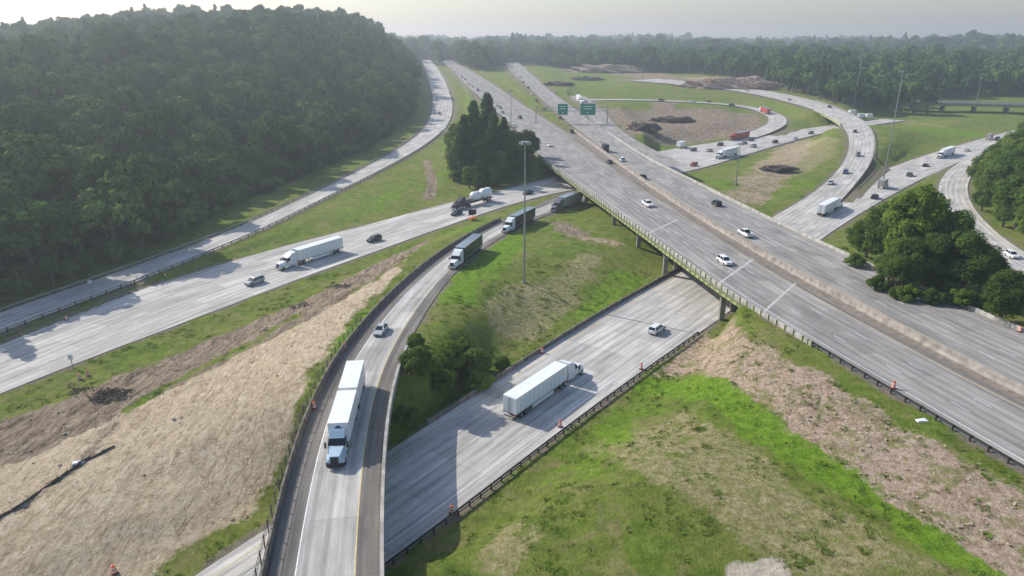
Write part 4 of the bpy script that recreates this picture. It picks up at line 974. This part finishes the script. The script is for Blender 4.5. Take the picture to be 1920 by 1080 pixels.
for (u,v) in [(137,690),(172,545)]:
    p=Gp(u,v); mb=MB(); mb.box(-.05,.05,-.05,.05,-.3,2.6,M_steel); mb.box(-.45,.45,-.08,-.05,1.7,2.6,M_swh); o=mb.obj('road_sign'); o.location=p
def pile(name,u,v,L,W,H_,mat,seed,p=None):
    r_=np.random.RandomState(seed); p=Gp(u,v)
    bm=bmesh.new(); bmesh.ops.create_icosphere(bm,subdivisions=5,radius=1)
    for vv in bm.verts:
        c=vv.co; f=1+.22*math.sin(c.x*5+seed)*math.cos(c.y*6+seed*2)+.12*math.sin(c.x*13+c.z*9)+.06*math.sin(c.x*29+c.y*31)+.05*r_.rand()
        vv.co=Vector((c.x*L*f,c.y*W*f,c.z*H_*f if c.z>0 else c.z*.3))
    m=bpy.data.meshes.new(name); bm.to_mesh(m); bm.free(); m.materials.append(mat); o=bpy.data.objects.new(name,m); scene.collection.objects.link(o); o.location=p
M_soil=simple('dark_soil',(.10,.078,.062),.95,0,.5,.6); M_clay=simple('clay_soil',(.50,.34,.25),.95,0,.3,.3); M_wood=simple('brush_wood',(.07,.055,.045),.95,0,.5,3)
pile('soil_pile',1205,245,9,8,4,M_soil,1); pile('soil_pile',1260,228,14,7,3,M_soil,2); pile('soil_pile',1460,318,7,4,1.4,M_wood,3); pile('soil_pile',1045,160,13,8,3,M_soil,4); pile('soil_pile',1100,150,16,8,3,M_soil,5)
pile('clay_mound',1370,165,42,12,9,M_clay,6); pile('clay_mound',1140,135,50,16,8,simple('brown_soil',(.34,.27,.20),.95,0,.3,.2),7)
def brush(u,v,n,R_,seed):
    r_=np.random.RandomState(seed); p=Gp(u,v); mb=MB()
    for k in range(n):
        a=r_.rand()*6.28; d_=r_.rand()**.5*R_; c=Vector((math.cos(a)*d_*1.6,math.sin(a)*d_,max(0,(1-d_/R_))*R_*.4*r_.rand())); t=Vector((r_.normal(),r_.normal(),r_.normal()*.35)).normalized()*r_.uniform(.4,1.2)
        mb.cyl(c-t,c+t,.06,.03,M_wood,4,False)
    o=mb.obj('brush_pile'); o.location=p
brush(210,742,170,2.2,3); brush(160,735,60,1.6,4); brush(1460,314,220,5,5); brush(570,575,80,2,6); brush(640,540,60,2,7)
mb=MB(); mb.hexa([(-1.2,-.5,0),(1.2,-.6,0),(1.1,.6,0),(-1.1,.5,0)],[(-1,-.4,.25),(1,-.5,.2),(.9,.5,.3),(-.9,.4,.2)],M_rs)
dm_=mb.mesh('debris')
for (u,v) in [(1728,790),(148,868)]:
    o=bpy.data.objects.new('plastic_sheet_debris',dm_); scene.collection.objects.link(o); o.location=Gp(u,v); o.scale=(.7,.7,.7); o.rotation_euler=(0,0,u)

# ---------------------------------------------------------------- haze, sky, sun, camera
hz=bpy.data.materials.new('haze_air'); hz.use_nodes=True; t=hz.node_tree; t.nodes.clear(); o_=t.nodes.new('ShaderNodeOutputMaterial'); vsn=t.nodes.new('ShaderNodeVolumeScatter')
vsn.inputs['Density'].default_value=0.00036; vsn.inputs['Color'].default_value=(0.84,0.93,1.0,1); vsn.inputs['Anisotropy'].default_value=0.45; t.links.new(vsn.outputs[0],o_.inputs['Volume'])
mb=MB(); mb.box(-5200,5200,-250,7500,-80,150,hz); mb.obj('haze')
EL=math.radians(35); az=math.radians(58)   # sun is 58 deg left of +Y
sd=Vector((-math.sin(az)*math.cos(EL),math.cos(az)*math.cos(EL),math.sin(EL)))
sun=bpy.data.lights.new('sun','SUN'); sun.energy=5.0; sun.angle=math.radians(.5); sun.color=(1,.955,.87)
so=bpy.data.objects.new('sun',sun); scene.collection.objects.link(so); so.rotation_euler=(-sd).to_track_quat('-Z','Y').to_euler(); so.location=(0,0,200)
w=bpy.data.worlds.new('World'); scene.world=w; w.use_nodes=True; wn=w.node_tree
sky=wn.nodes.new('ShaderNodeTexSky'); sky.sky_type='NISHITA'; sky.sun_disc=False; sky.sun_elevation=EL; sky.sun_rotation=-az; sky.dust_density=1.6; sky.air_density=1.2; sky.altitude=200
tn=wn.nodes.new('ShaderNodeMix'); tn.data_type='RGBA'; tn.blend_type='MULTIPLY'; tn.inputs[0].default_value=1.0; tn.inputs[7].default_value=(0.94,1.0,1.12,1)
wn.links.new(sky.outputs[0],tn.inputs[6]); wn.links.new(tn.outputs[2],wn.nodes['Background'].inputs[0]); wn.nodes['Background'].inputs[1].default_value=0.15
cd=bpy.data.cameras.new('camera'); cd.sensor_width=36; cd.lens=FPX/1920*36; cd.clip_start=.5; cd.clip_end=12000
co=bpy.data.objects.new('camera',cd); scene.collection.objects.link(co); co.location=(0,0,CH); co.rotation_euler=(math.pi/2-PITCH,0,0)
scene.camera=co
scene.view_settings.view_transform='Standard'; scene.view_settings.look='None'; scene.view_settings.exposure=0
